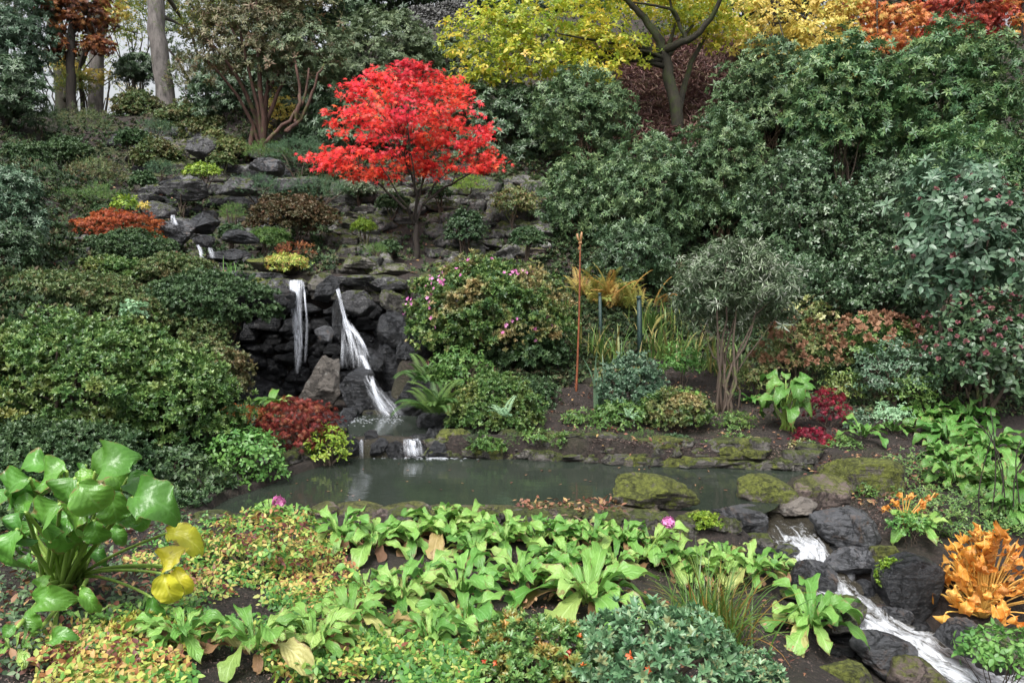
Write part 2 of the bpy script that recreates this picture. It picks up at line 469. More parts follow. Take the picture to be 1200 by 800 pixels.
def rock_mat(name, dark, light, moss=.4, wet=.3, mosscol=(.075, .095, .016), lichen=.3, tint=None):
    m, nt, out = _new(name); L = nt.links; pos = _geo_pos(nt)
    oi = nt.nodes.new("ShaderNodeObjectInfo")
    ge = nt.nodes.new("ShaderNodeNewGeometry")
    add = nt.nodes.new("ShaderNodeVectorMath"); add.operation = 'ADD'; L.new(pos, add.inputs[0])
    n = _noise(nt, 5, 9, .72, pos, .8); n2 = _noise(nt, 30, 6, .75, pos); n3 = _noise(nt, 7.5, 6, .72, pos, .5)
    ck = nt.nodes.new('ShaderNodeTexVoronoi'); ck.feature = 'DISTANCE_TO_EDGE'; ck.inputs['Scale'].default_value = 3.2; wv = nt.nodes.new('ShaderNodeVectorMath'); wv.operation = 'MULTIPLY_ADD'; L.new(n3.outputs['Color'], wv.inputs[0]); wv.inputs[1].default_value = (.5, .5, .5); L.new(pos, wv.inputs[2]); L.new(wv.outputs[0], ck.inputs['Vector']); ckr = _ramp(nt, [(.0, (0, 0, 0)), (.05, (1, 1, 1))]); L.new(ck.outputs['Distance'], ckr.inputs[0])
    r = _ramp(nt, [(.32, dark), (.5, tuple((a + b) / 2 for a, b in zip(dark, light))), (.68, light)]); L.new(n.outputs[0], r.inputs[0])
    col = _mixc(nt, _math(nt, 'MULTIPLY', n2.outputs[0], .8), r.outputs[0], dark)
    col = _mixc(nt, _math(nt, 'MULTIPLY_ADD', ckr.outputs[0], .7, .3), tuple(c * .35 for c in dark), col)
    hs = nt.nodes.new("ShaderNodeHueSaturation"); L.new(col, hs.inputs['Color'])
    L.new(_math(nt, 'ADD', _math(nt, 'MULTIPLY', oi.outputs['Random'], .7), .65), hs.inputs['Value']); col = hs.outputs[0]
    if tint:
        t = _ramp(nt, [(.55, (0, 0, 0)), (.68, (1, 1, 1))]); L.new(n3.outputs[0], t.inputs[0]); col = _mixc(nt, _math(nt, 'MULTIPLY', t.outputs[0], .7), col, tint)
    if lichen:
        v = _noise(nt, 9, 3, .5, pos); f = _ramp(nt, [(.66 - .08 * lichen, (0, 0, 0)), (.70 - .06 * lichen, (1, 1, 1))]); L.new(v.outputs[0], f.inputs[0])
        col = _mixc(nt, _math(nt, 'MULTIPLY', f.outputs[0], lichen), col, (.42, .43, .40))
    b = nt.nodes.new("ShaderNodeBsdfPrincipled")
    rough = _math(nt, 'ADD', _math(nt, 'MULTIPLY', n2.outputs[0], .35), .62 - .5 * wet)
    if moss:
        sep = nt.nodes.new("ShaderNodeSeparateXYZ"); L.new(ge.outputs['Normal'], sep.inputs[0])
        k = _math(nt, 'ADD', _math(nt, 'MULTIPLY', sep.outputs[2], .28), _math(nt, 'ADD', _math(nt, 'MULTIPLY_ADD', n3.outputs[0], 1.6, -.3), _math(nt, 'MULTIPLY', n2.outputs[0], .4)))
        th = 1.22 - .62 * moss
        f = _ramp(nt, [(max(0, th - .10), (0, 0, 0)), (min(1, th + .06), (1, 1, 1))]); L.new(k, f.inputs[0])
        mc = _mixc(nt, _ramp_out(nt, n2.outputs[0], .35, .65), tuple(c * .22 for c in mosscol), tuple(c * 1.15 for c in mosscol))
        col = _mixc(nt, f.outputs[0], col, mc)
        rough = _math(nt, 'MAXIMUM', rough, _math(nt, 'MULTIPLY', f.outputs[0], .95))
    L.new(col, b.inputs['Base Color']); L.new(rough, b.inputs['Roughness'])
    bp = nt.nodes.new("ShaderNodeBump"); bp.inputs['Strength'].default_value = 1.0; bp.inputs['Distance'].default_value = .06
    st = nt.nodes.new("ShaderNodeTexNoise"); st.inputs['Scale'].default_value = 5; st.inputs['Detail'].default_value = 5
    mp = nt.nodes.new("ShaderNodeMapping"); mp.inputs['Scale'].default_value = (.6, .6, 5); mp.inputs['Rotation'].default_value = (.15, -.12, 0); L.new(pos, mp.inputs[0]); L.new(mp.outputs[0], st.inputs['Vector'])
    hgt = _math(nt, 'ADD', _math(nt, 'ADD', _math(nt, 'MULTIPLY_ADD', ckr.outputs[0], .35, n.outputs[0]), _math(nt, 'MULTIPLY', n2.outputs[0], .5)), _math(nt, 'MULTIPLY', st.outputs[0], .6))
    L.new(hgt, bp.inputs['Height']); L.new(bp.outputs[0], b.inputs['Normal']); L.new(b.outputs[0], out.inputs[0])
    return m

def plain(name, col, rough=.6, var=.3, scale=20, bump=.2):
    m, nt, out = _new(name); L = nt.links; pos = _geo_pos(nt)
    n = _noise(nt, scale, 5, .65, pos); r = _ramp(nt, [(.3, tuple(c * (1 - var) for c in col)), (.7, tuple(c * (1 + var) for c in col))]); L.new(n.outputs[0], r.inputs[0])
    b = nt.nodes.new("ShaderNodeBsdfPrincipled"); L.new(r.outputs[0], b.inputs['Base Color']); b.inputs['Roughness'].default_value = rough
    bp = nt.nodes.new("ShaderNodeBump"); bp.inputs['Strength'].default_value = bump; bp.inputs['Distance'].default_value = .01
    L.new(n.outputs[0], bp.inputs['Height']); L.new(bp.outputs[0], b.inputs['Normal']); L.new(b.outputs[0], out.inputs[0])
    return m

def ground_mat():
    m, nt, out = _new("soil"); L = nt.links; pos = _geo_pos(nt)
    n = _noise(nt, 30, 8, .75, pos); big = _noise(nt, .9, 5, .6, pos); vo = nt.nodes.new("ShaderNodeTexVoronoi"); vo.inputs['Scale'].default_value = 42; L.new(pos, vo.inputs['Vector'])
    r = _ramp(nt, [(.3, (.008, .006, .005)), (.5, (.026, .019, .016)), (.72, (.085, .060, .050))]); L.new(n.outputs[0], r.inputs[0])
    chips = _ramp(nt, [(.0, (1, 1, 1)), (.22, (0, 0, 0))]); L.new(vo.outputs['Distance'], chips.inputs[0])
    hs = nt.nodes.new("ShaderNodeSeparateColor"); L.new(vo.outputs['Color'], hs.inputs[0])
    pick = _math(nt, 'GREATER_THAN', hs.outputs[0], .72)
    col = _mixc(nt, _math(nt, 'MULTIPLY', chips.outputs[0], _math(nt, 'MULTIPLY', pick, .75)), r.outputs[0], (.15, .095, .07))
    f = _ramp(nt, [(.50, (0, 0, 0)), (.64, (1, 1, 1))]); L.new(big.outputs[0], f.inputs[0])
    sep = nt.nodes.new("ShaderNodeSeparateXYZ"); L.new(pos, sep.inputs[0])
    up = _ramp(nt, [(.0, (0, 0, 0)), (1.0, (1, 1, 1))]); L.new(_math(nt, 'MULTIPLY', sep.outputs[2], .5, clamp=True), up.inputs[0])
    mf = _math(nt, 'MULTIPLY', f.outputs[0], _math(nt, 'ADD', _math(nt, 'MULTIPLY', up.outputs[0], .6), .25))
    col = _mixc(nt, mf, col, (.045, .06, .014))
    b = nt.nodes.new("ShaderNodeBsdfPrincipled"); L.new(col, b.inputs['Base Color']); b.inputs['Roughness'].default_value = .9
    bp = nt.nodes.new("ShaderNodeBump"); bp.inputs['Strength'].default_value = 1; bp.inputs['Distance'].default_value = .05
    L.new(_math(nt, 'ADD', n.outputs[0], _math(nt, 'MULTIPLY', chips.outputs[0], .3)), bp.inputs['Height']); L.new(bp.outputs[0], b.inputs['Normal']); L.new(b.outputs[0], out.inputs[0])
    return m

def pond_mat(name="pond_water", base=(.020, .026, .020), bump=.04, sx=1.2, sy=3.5, rough=.025):
    m, nt, out = _new(name); L = nt.links; pos = _geo_pos(nt)
    mp = nt.nodes.new("ShaderNodeMapping"); mp.inputs['Scale'].default_value = (sx, sy, 1); L.new(pos, mp.inputs[0])
    n = _noise(nt, 2.6, 3, .5, mp.outputs[0], .4); n2 = _noise(nt, 11, 2, .5, mp.outputs[0])
    b = nt.nodes.new("ShaderNodeBsdfPrincipled")
    c = _noise(nt, .8, 3, .5, pos); r = _ramp(nt, [(.35, base), (.7, tuple(x * 1.5 for x in base))]); L.new(c.outputs[0], r.inputs[0]); L.new(r.outputs[0], b.inputs['Base Color'])
    b.inputs['Roughness'].default_value = rough; b.inputs['IOR'].default_value = 1.33
    bp = nt.nodes.new("ShaderNodeBump"); bp.inputs['Strength'].default_value = bump; bp.inputs['Distance'].default_value = .06
    L.new(_math(nt, 'ADD', n.outputs[0], _math(nt, 'MULTIPLY', n2.outputs[0], .25)), bp.inputs['Height']); L.new(bp.outputs[0], b.inputs['Normal'])
    L.new(b.outputs[0], out.inputs[0])
    return m

def white_water(name, bias=.5, su=9.0, sv=1.6, clear=(.045, .04, .03)):
    """leaf attribute: x = how broken the water is, y = across, z = along the flow (metres)"""
    m, nt, out = _new(name); L = nt.links
    at = nt.nodes.new("ShaderNodeAttribute"); at.attribute_name = "leaf"
    mp = nt.nodes.new("ShaderNodeMapping"); mp.inputs['Scale'].default_value = (0, su, sv); L.new(at.outputs['Vector'], mp.inputs[0])
    sep = nt.nodes.new("ShaderNodeSeparateXYZ"); L.new(at.outputs['Vector'], sep.inputs[0])
    n = _noise(nt, 1.0, 6, .72, mp.outputs[0], .8)
    k = _math(nt, 'ADD', n.outputs[0], _math(nt, 'SUBTRACT', sep.outputs[0], 1 - bias))
    f = _ramp(nt, [(.42, (0, 0, 0)), (.74, (.95, .95, .95))]); L.new(k, f.inputs[0])
    wat = nt.nodes.new("ShaderNodeBsdfPrincipled"); wat.inputs['Base Color'].default_value = (*clear, 1); wat.inputs['Roughness'].default_value = .08; wat.inputs['IOR'].default_value = 1.33
    trp = nt.nodes.new("ShaderNodeBsdfTransparent"); trp.inputs[0].default_value = (.9, .88, .84, 1)
    wm = nt.nodes.new("ShaderNodeMixShader"); wm.inputs[0].default_value = .25; L.new(wat.outputs[0], wm.inputs[1]); L.new(trp.outputs[0], wm.inputs[2])
    fo = nt.nodes.new("ShaderNodeBsdfPrincipled"); fo.inputs['Base Color'].default_value = (.80, .84, .90, 1); fo.inputs['Roughness'].default_value = .35
    bp = nt.nodes.new("ShaderNodeBump"); bp.inputs['Strength'].default_value = .8; bp.inputs['Distance'].default_value = .02
    L.new(n.outputs[0], bp.inputs['Height']); L.new(bp.outputs[0], fo.inputs['Normal']); L.new(bp.outputs[0], wat.inputs['Normal'])
    mx = nt.nodes.new("ShaderNodeMixShader"); L.new(f.outputs[0], mx.inputs[0]); L.new(wm.outputs[0], mx.inputs[1]); L.new(fo.outputs[0], mx.inputs[2]); L.new(mx.outputs[0], out.inputs[0])
    return m

M = {}
M['rhodo'] = leaf_mat("rhododendron_leaf", [(.045, .095, .045), (.08, .15, .065), (.13, .21, .09), (.19, .27, .11)], rough=.42, trans=.1, spec=.5, patch=(.07, .12, .05), patch_scale=.8)
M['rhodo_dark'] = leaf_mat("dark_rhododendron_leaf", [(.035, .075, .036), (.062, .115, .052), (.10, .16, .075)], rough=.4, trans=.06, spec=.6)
M['rhodo_big'] = leaf_mat("broad_evergreen_leaf", [(.035, .09, .038), (.06, .135, .05), (.10, .18, .065), (.15, .22, .07)], rough=.42, trans=.1, spec=.45)
M['glauc'] = leaf_mat("glaucous_leaf", [(.045, .10, .055), (.08, .15, .085), (.13, .20, .125)], rough=.42, trans=.1, spec=.6)
M['olive'] = leaf_mat("olive_leaf", [(.06, .07, .028), (.11, .12, .05), (.17, .15, .08), (.15, .09, .05)], rough=.5, trans=.12)
M['greygreen'] = leaf_mat("grey_green_leaf", [(.06, .095, .045), (.10, .145, .07), (.155, .20, .095)], rough=.5, trans=.12)
M['azalea'] = leaf_mat("azalea_leaf", [(.035, .09, .025), (.065, .145, .038), (.115, .21, .055), (.18, .27, .08)], rough=.4, trans=.15, patch=(.20, .19, .05), patch_scale=1.6)
M['azalea_dull'] = leaf_mat("dull_azalea_leaf", [(.042, .085, .028), (.075, .13, .04), (.12, .17, .055), (.16, .13, .055)], rough=.5, trans=.12, patch=(.15, .10, .05))
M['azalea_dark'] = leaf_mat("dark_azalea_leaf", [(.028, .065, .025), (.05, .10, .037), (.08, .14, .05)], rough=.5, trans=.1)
M['pinkbush'] = leaf_mat("bicoloured_azalea_leaf", [(.03, .08, .025), (.06, .13, .035), (.11, .20, .05), (.20, .26, .07)], rough=.42, trans=.15, patch=(.36, .24, .12), patch_scale=2.0)
M['brownmound'] = leaf_mat("brownish_leaf", [(.035, .045, .015), (.07, .06, .025), (.10, .07, .03), (.13, .06, .03)], rough=.55, trans=.12)
M['juniper'] = leaf_mat("juniper_needle", [(.025, .06, .03), (.05, .11, .05), (.09, .17, .08)], rough=.55, trans=.08)
M['limegreen'] = leaf_mat("lime_leaf", [(.10, .20, .02), (.18, .30, .03), (.28, .36, .04)], rough=.5, trans=.2)
M['fresh'] = leaf_mat("fresh_green_leaf", [(.05, .15, .03), (.09, .22, .045), (.15, .30, .07)], rough=.45, trans=.2)
M['redmaple'] = leaf_mat("scarlet_maple_leaf", [(.30, .008, .015), (.58, .022, .025), (.76, .06, .045), (.82, .20, .06)], rough=.45, trans=.35, spec=.4, val=.3)
M['copper'] = leaf_mat("copper_leaf", [(.07, .02, .012), (.15, .045, .02), (.26, .09, .03), (.35, .16, .04)], rough=.5, trans=.25)
M['yellow'] = leaf_mat("yellow_leaf", [(.20, .29, .03), (.34, .40, .04), (.52, .50, .06), (.60, .42, .06)], rough=.45, trans=.35, patch=(.20, .30, .04), patch_scale=.7)
M['yellowgreen'] = leaf_mat("yellow_green_leaf", [(.09, .16, .035), (.16, .23, .05), (.30, .33, .06), (.42, .34, .07)], rough=.45, trans=.3)
M['drab'] = leaf_mat("drab_hydrangea_leaf", [(.06, .11, .03), (.11, .16, .045), (.19, .21, .07), (.22, .14, .07)], rough=.5, trans=.2)
M['orange'] = leaf_mat("orange_leaf", [(.34, .09, .03), (.55, .19, .06), (.64, .30, .09), (.58, .42, .12)], rough=.5, trans=.3)
M['golden'] = leaf_mat("golden_leaf", [(.38, .30, .06), (.55, .42, .09), (.62, .50, .14), (.30, .36, .08)], rough=.5, trans=.3)
M['redfar'] = leaf_mat("crimson_leaf", [(.20, .025, .02), (.36, .05, .03), (.50, .09, .04)], rough=.5, trans=.25)
M['acer_red'] = leaf_mat("cut_leaf_red", [(.09, .012, .012), (.20, .028, .022), (.32, .06, .04), (.26, .11, .05)], rough=.5, trans=.25)
M['acer_orange'] = leaf_mat("cut_leaf_orange", [(.20, .04, .015), (.38, .09, .025), (.50, .16, .04)], rough=.5, trans=.25)
M['crimson'] = leaf_mat("deep_crimson_leaf", [(.10, .006, .015), (.22, .012, .03), (.38, .02, .05)], rough=.5, trans=.2)
M['silver'] = leaf_mat("silvery_narrow_leaf", [(.06, .11, .05), (.12, .18, .09), (.24, .30, .20), (.40, .43, .36)], rough=.45, trans=.1)
M['goldfern'] = leaf_mat("golden_fern", [(.16, .22, .05), (.30, .30, .07), (.42, .34, .09), (.42, .22, .07)], rough=.55, trans=.3)
M['fern'] = leaf_mat("green_fern", [(.05, .12, .03), (.09, .18, .04), (.15, .24, .06)], rough=.5, trans=.25)
M['palefern'] = leaf_mat("pale_fern", [(.16, .30, .16), (.25, .42, .24), (.34, .50, .30)], rough=.45, trans=.25)
M['grass'] = leaf_mat("strap_leaf", [(.05, .11, .025), (.08, .16, .035), (.13, .20, .05), (.26, .20, .07)], rough=.45, trans=.2)
M['sedge'] = leaf_mat("sedge_leaf", [(.05, .12, .02), (.07, .16, .03), (.12, .18, .03), (.40, .12, .03)], rough=.42, trans=.2)
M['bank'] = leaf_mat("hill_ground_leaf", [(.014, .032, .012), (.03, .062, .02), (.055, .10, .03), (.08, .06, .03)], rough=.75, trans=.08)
M['russet'] = leaf_mat("russet_bracken", [(.07, .035, .035), (.13, .065, .06), (.19, .10, .085), (.15, .11, .07)], rough=.7, trans=.1)
M['autumn'] = leaf_mat("autumn_ground_leaf", [(.06, .18, .035), (.11, .27, .045), (.18, .33, .06), (.36, .42, .09), (.48, .40, .12), (.38, .17, .06), (.12, .03, .03)], rough=.5, trans=.25)
M['lowyellow'] = leaf_mat("low_yellow_green_leaf", [(.16, .27, .05), (.28, .38, .07), (.42, .46, .09), (.42, .22, .09)], rough=.5, trans=.25)
M['primula'] = leaf_mat("primula_leaf", [(.07, .19, .035), (.12, .28, .05), (.20, .38, .08), (.32, .46, .13)], rough=.42, trans=.25, veins=True, val=.15)
M['dead'] = leaf_mat("withered_leaf", [(.10, .05, .025), (.20, .11, .05), (.30, .18, .09)], rough=.7, trans=.1, veins=True, vs=.4)
M['primula_deep'] = leaf_mat("deep_green_primula_leaf", [(.05, .14, .025), (.09, .22, .04), (.15, .31, .07)], rough=.42, trans=.2, veins=True, val=.25)
M['primula_old'] = leaf_mat("yellowing_primula_leaf", [(.16, .30, .06), (.28, .38, .10), (.40, .40, .14), (.32, .20, .09)], rough=.5, trans=.25, veins=True)
M['skunk'] = leaf_mat("skunk_cabbage_leaf", [(.05, .16, .025), (.09, .24, .035), (.15, .33, .05)], rough=.34, trans=.2, veins=True, spec=.5, val=.3, vs=.5)
M['skunk_yellow'] = leaf_mat("yellowed_big_leaf", [(.45, .50, .04), (.60, .54, .05), (.36, .48, .05)], rough=.35, trans=.3, veins=True, vs=.5)
M['hosta'] = leaf_mat("orange_hosta_leaf", [(.50, .20, .03), (.70, .32, .05), (.82, .45, .10), (.42, .17, .05)], rough=.55, trans=.35, veins=True, vs=.6)
M['stalk'] = leaf_mat("green_stalk", [(.16, .28, .05), (.24, .36, .08)], rough=.4, trans=0)
M['stalk_orange'] = leaf_mat("orange_stalk", [(.62, .36, .08), (.7, .46, .14)], rough=.4, trans=0)
M['litter'] = leaf_mat("fallen_leaf", [(.06, .025, .02), (.12, .045, .03), (.20, .075, .045), (.24, .13, .07), (.34, .22, .09)], rough=.6, trans=.1)
M['pink'] = leaf_mat("pink_petal", [(.42, .09, .28), (.58, .17, .42), (.68, .32, .54)], rough=.5, trans=.25)
M['pinkhead'] = leaf_mat("dusky_pink_floret", [(.08, .025, .03), (.15, .045, .055), (.24, .08, .10), (.12, .06, .045)], rough=.6, trans=.2)
M['brownhead'] = leaf_mat("dried_flower_head", [(.14, .07, .035), (.22, .11, .06), (.28, .16, .09)], rough=.7, trans=.15)
M['palehead'] = leaf_mat("pale_flower_head", [(.45, .50, .22), (.58, .56, .32)], rough=.6, trans=.2)
M['bark'] = bark_mat("brown_bark", (.035, .025, .018), (.11, .08, .06), .25)
M['bark_red'] = bark_mat("reddish_bark", (.03, .016, .012), (.12, .06, .045), .25)
M['bark_grey'] = bark_mat("grey_bark", (.05, .045, .042), (.20, .18, .17), .15, 9)
M['bark_moss'] = bark_mat("mossy_bark", (.014, .012, .009), (.05, .045, .03), .45, 9, (.035, .048, .012))
M['bark_dark'] = bark_mat("dark_bark", (.012, .01, .008), (.045, .035, .028), .2)
M['twig'] = bark_mat("pale_twig", (.12, .08, .05), (.26, .18, .12), 0)
M['soil'] = ground_mat()
M['rock'] = rock_mat("rockery_stone", (.025, .025, .028), (.21, .21, .22), .35, .4, lichen=.35)
M['rock_moss'] = rock_mat("mossy_stone", (.04, .037, .034), (.24, .22, .20), .62, .15, lichen=.3)
M['rock_verymoss'] = rock_mat("moss_covered_stone", (.04, .035, .03), (.22, .19, .16), .84, .1, mosscol=(.13, .15, .025), lichen=.2)
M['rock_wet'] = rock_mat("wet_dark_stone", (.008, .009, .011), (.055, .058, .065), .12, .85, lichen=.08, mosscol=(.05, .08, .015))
M['rock_grey'] = rock_mat("grey_blue_stone", (.035, .037, .042), (.19, .195, .21), .10, .75, lichen=.12, tint=(.14, .09, .06))
M['rock_tan'] = rock_mat("tan_stone", (.10, .088, .078), (.27, .24, .21), .12, .3, lichen=.3)
M['edge'] = rock_mat("pond_edge_stone", (.06, .045, .04), (.22, .17, .15), .52, .2, mosscol=(.12, .13, .03), lichen=.2)
M['water'] = pond_mat()
def fall_mat():
    m, nt, out = _new("falling_water"); L = nt.links
    at = nt.nodes.new("ShaderNodeAttribute"); at.attribute_name = "leaf"
    mp = nt.nodes.new("ShaderNodeMapping"); mp.inputs['Scale'].default_value = (0, 24, 2.6); L.new(at.outputs['Vector'], mp.inputs[0])
    n = _noise(nt, 1.0, 4, .7, mp.outputs[0]); f = _ramp(nt, [(.44, (.0, .0, .0)), (.64, (1, 1, 1))]); L.new(n.outputs[0], f.inputs[0])
    fo = nt.nodes.new("ShaderNodeBsdfPrincipled"); fo.inputs['Base Color'].default_value = (.80, .84, .92, 1); fo.inputs['Roughness'].default_value = .3
    tl = nt.nodes.new("ShaderNodeBsdfTranslucent"); tl.inputs[0].default_value = (.8, .84, .92, 1)
    a = nt.nodes.new("ShaderNodeMixShader"); a.inputs[0].default_value = .3; L.new(fo.outputs[0], a.inputs[1]); L.new(tl.outputs[0], a.inputs[2])
    tr = nt.nodes.new("ShaderNodeBsdfTransparent"); sp = nt.nodes.new('ShaderNodeSeparateXYZ'); L.new(at.outputs['Vector'], sp.inputs[0]); mx = nt.nodes.new("ShaderNodeMixShader"); L.new(_math(nt, 'MULTIPLY', f.outputs[0], sp.outputs[0], clamp=True), mx.inputs[0]); L.new(tr.outputs[0], mx.inputs[1]); L.new(a.outputs[0], mx.inputs[2]); L.new(mx.outputs[0], out.inputs[0])
    return m
M['fall'] = fall_mat()
M['rapid'] = white_water("rushing_water", .50, 15, 6.5)
M['rust'] = plain("rusty_orange_metal", (.20, .06, .025), .6, .5, 30)
M['bronze'] = plain("bronze_metal", (.30, .16, .07), .4, .3, 30)
M['postgreen'] = plain("green_painted_wood", (.018, .042, .038), .6, .3, 30)
M['drywall'] = rock_mat("dry_stone", (.06, .06, .06), (.24, .24, .24), .2, .1, lichen=.5)
# ------------------------------------------------------------------ setting: ground, pond, stream
def grid_mesh(name, xs, ys, zf, mat):
    X, Y = np.meshgrid(xs, ys); Z = zf(X, Y)
    V = np.stack([X, Y, Z], -1).reshape(-1, 3); nx, ny = len(xs), len(ys)
    i = (np.arange(ny - 1)[:, None] * nx + np.arange(nx - 1)[None]).ravel()
    F = np.concatenate([np.stack([i, i + 1, i + nx + 1], -1), np.stack([i, i + nx + 1, i + nx], -1)])
    g = Geo(); g.add(V, F); return g.build(name, mat, attrs=False)
_xs = np.concatenate([-np.geomspace(150, 7.2, 60), np.arange(-7, 7.01, .045), np.geomspace(7.2, 150, 60)])
_ys = np.concatenate([[-30, -12, -5, -2, 0, 1, 1.6], np.arange(2, 13.5, .045), np.geomspace(13.6, 250, 170)])
def _rough(x, y):
    return (.5 - np.cos(x * 5.1 + np.sin(y * 3.3) * 2) * .25 - np.sin(y * 6.3 + np.cos(x * 4.7) * 2) * .25) * .03 * (np.abs(x) < 8)
tag(grid_mesh("ground", _xs, _ys, lambda x, y: H(x, y) + _rough(x, y) - .015, M['soil']), kind='structure')
def sheet(name, poly, z, mat, grow=.25):
    c = poly.mean(0); q = c + (poly - c) * (1 + grow * .15)
    g = Geo(); n = len(q)
    V = [(c[0], c[1], z)] + [(a[0], a[1], z) for a in q]
    g.add(V, [(0, 1 + (i + 1) % n, 1 + i) for i in range(n)][::-1] if False else [(0, 1 + i, 1 + (i + 1) % n) for i in range(n)])
    o = g.build(name, mat, attrs=False, smooth=False); return o
# pond sheet: rectangular, banks rise through it
from mathutils.geometry import tessellate_polygon
_nn = np.roll(POND, -1, 0) - np.roll(POND, 1, 0); _nn = unit(np.stack([_nn[:, 1], -_nn[:, 0]], -1))
_sg = -1 if sdist(POND, *(POND[5] + _nn[5] * .05).reshape(2, 1))[0] > 0 else 1
_pp = POND + _nn * _sg * .09
g = Geo(); g.add([(a[0], a[1], 0) for a in _pp], tessellate_polygon([[Vector((a[0], a[1], 0)) for a in _pp]]))
tag(g.build("pond_water", M['water'], attrs=False, smooth=False), kind='structure')
b0, b1 = BASIN.min(0) - .15, BASIN.max(0) + .15
g = Geo(); g.add([(b0[0], b0[1] + .1, .155), (b1[0], b0[1] + .1, .155), (b1[0], b1[1], .155), (b0[0], b1[1], .155)], [(0, 1, 2), (0, 2, 3)])
tag(g.build("basin_water", M['water'], attrs=False, smooth=False), kind='structure')
# stream surface
def ribbon_water(name, pts, ws, brk, mat, nu=18, per=.035, amp=.03, cup=.0, parent=None):
    pts = np.asarray(pts, float); L = np.linalg.norm(np.diff(pts, axis=0), axis=1).sum(); n = max(6, int(L / per))
    Pp = smooth_path(pts, n); tt = np.linspace(0, len(pts) - 1, n)
    W = np.interp(tt, range(len(pts)), ws); B = np.interp(tt, range(len(pts)), brk)
    T = unit(np.gradient(Pp, axis=0)); side = unit(np.cross(T, [0, 0, 1])); V, A = [], []; s = 0
    nrm = np.cross(side, T)
    for i in range(n):
        if i: s += np.linalg.norm(Pp[i] - Pp[i - 1])
        for k in range(nu):
            q = -1 + 2 * k / (nu - 1)
            p = Pp[i] + side[i] * W[i] * q
            d = noise.fractal(Vector((q * W[i] * 9, s * 4, 3.3)), .8, 2, 4) * amp * (B[i] + .25)
            p = p + nrm[i] * (d - cup * q * q)
            V.append(p); A.append((B[i] - .32 * abs(q) ** 3, q * W[i], s))
    F = []
    for i in range(n - 1):
        for k in range(nu - 1):
            a = i * nu + k; F += [(a, a + 1, a + nu + 1), (a, a + nu + 1, a + nu)]
    g = Geo(); g.add(V, F, np.array(A)); return g.build(name, mat, parent)
sp = SXYZ.copy(); sp[:, 2] = [0.0, -.02, -.10, -.22, -.38, -.45, -.53, -.60, -.66, -.76] if False else sp[:, 2]
sp[0, 2] = 0.005
tag(ribbon_water("stream_water", sp, SW * 1.25, [.05, .30, .42, .60, .54, .52, .58, .60, .60, .58, .55], M['rapid'], 26, .03, .045), kind='structure')

# ------------------------------------------------------------------ rocks
def rock_geo(seed, sub=4, flat=1.0, cuts=20, rough=.17):
    import bmesh
    bm = bmesh.new(); bmesh.ops.create_icosphere(bm, subdivisions=sub, radius=1)
    V = np.array([v.co for v in bm.verts]); F = np.array([[v.index for v in f.verts] for f in bm.faces]); bm.free()
    r = np.random.default_rng(seed)
    blocky = seed % 12 >= 7
    if blocky: V = np.sign(V) * np.abs(V) ** .5 * .95
    V = V * 1.25
    for _ in range(cuts if not blocky else 7):
        n = unit(r.normal(size=3)); d = r.uniform(.5, .92) if not blocky else r.uniform(.85, 1.05)
        k = V @ n; V = V - np.where(k > d, (k - d) * r.uniform(.92, 1.0), 0)[:, None] * n
    N = unit(V); off = Vector(r.uniform(-50, 50, 3))
    D = np.array([noise.fractal(Vector(v) * 2.4 + off, .7, 2.2, 7) - .7 * abs(noise.noise(Vector(v) * 1.5 + off)) + .7 * abs(noise.noise(Vector((v[0] * 2, v[1] * 2, v[2] * 7)) + off)) for v in V])
    V = V + N * (D * rough)[:, None]
    V = V / np.abs(V).max(0)
    return V, F
ROCKS = [rock_geo(s, 5, rough=.085) for s in range(12)]
ROCKS_LO = [rock_geo(100 + s, 3, rough=.22) for s in range(12)]
_rock_mesh = {}
def rock(name, c, r, mat, label, group=None, seed=0, rz=None, tilt=(0, 0), lo=False, kind_label='rock'):
    lib = ROCKS_LO if lo else ROCKS; i = seed % len(lib); key = (lo, i, mat.name)
    if key not in _rock_mesh:
        V, F = lib[i]; gg = Geo(); gg.add(V, F); o = gg.build(name, mat, attrs=False); _rock_mesh[key] = o.data
    else:
        o = bpy.data.objects.new(name, _rock_mesh[key]); COL.objects.link(o)
    o.location = c; o.scale = r
    o.rotation_euler = (tilt[0], tilt[1], rng.uniform(-.5, .5) + PI * rng.integers(0, 2) if rz is None else rz)
    return tag(o, label, kind_label, group)
def rock_px(u0, v0, u1, v1, d, mat, label, seed=0, dy=.8, name='boulder', tilt=(0, 0), cat='boulder', rz=0, group=None, lo=False):
    c = P((u0 + u1) / 2, (v0 + v1) / 2, d); s = px(d)
    rx, rz_ = (u1 - u0) / 2 * s, (v1 - v0) / 2 * s
    c = c + np.array([0, rx * dy * .6, 0])
    return rock(name, c, (rx, rx * dy, rz_), mat, label, group, seed, rz, tilt, lo, cat)

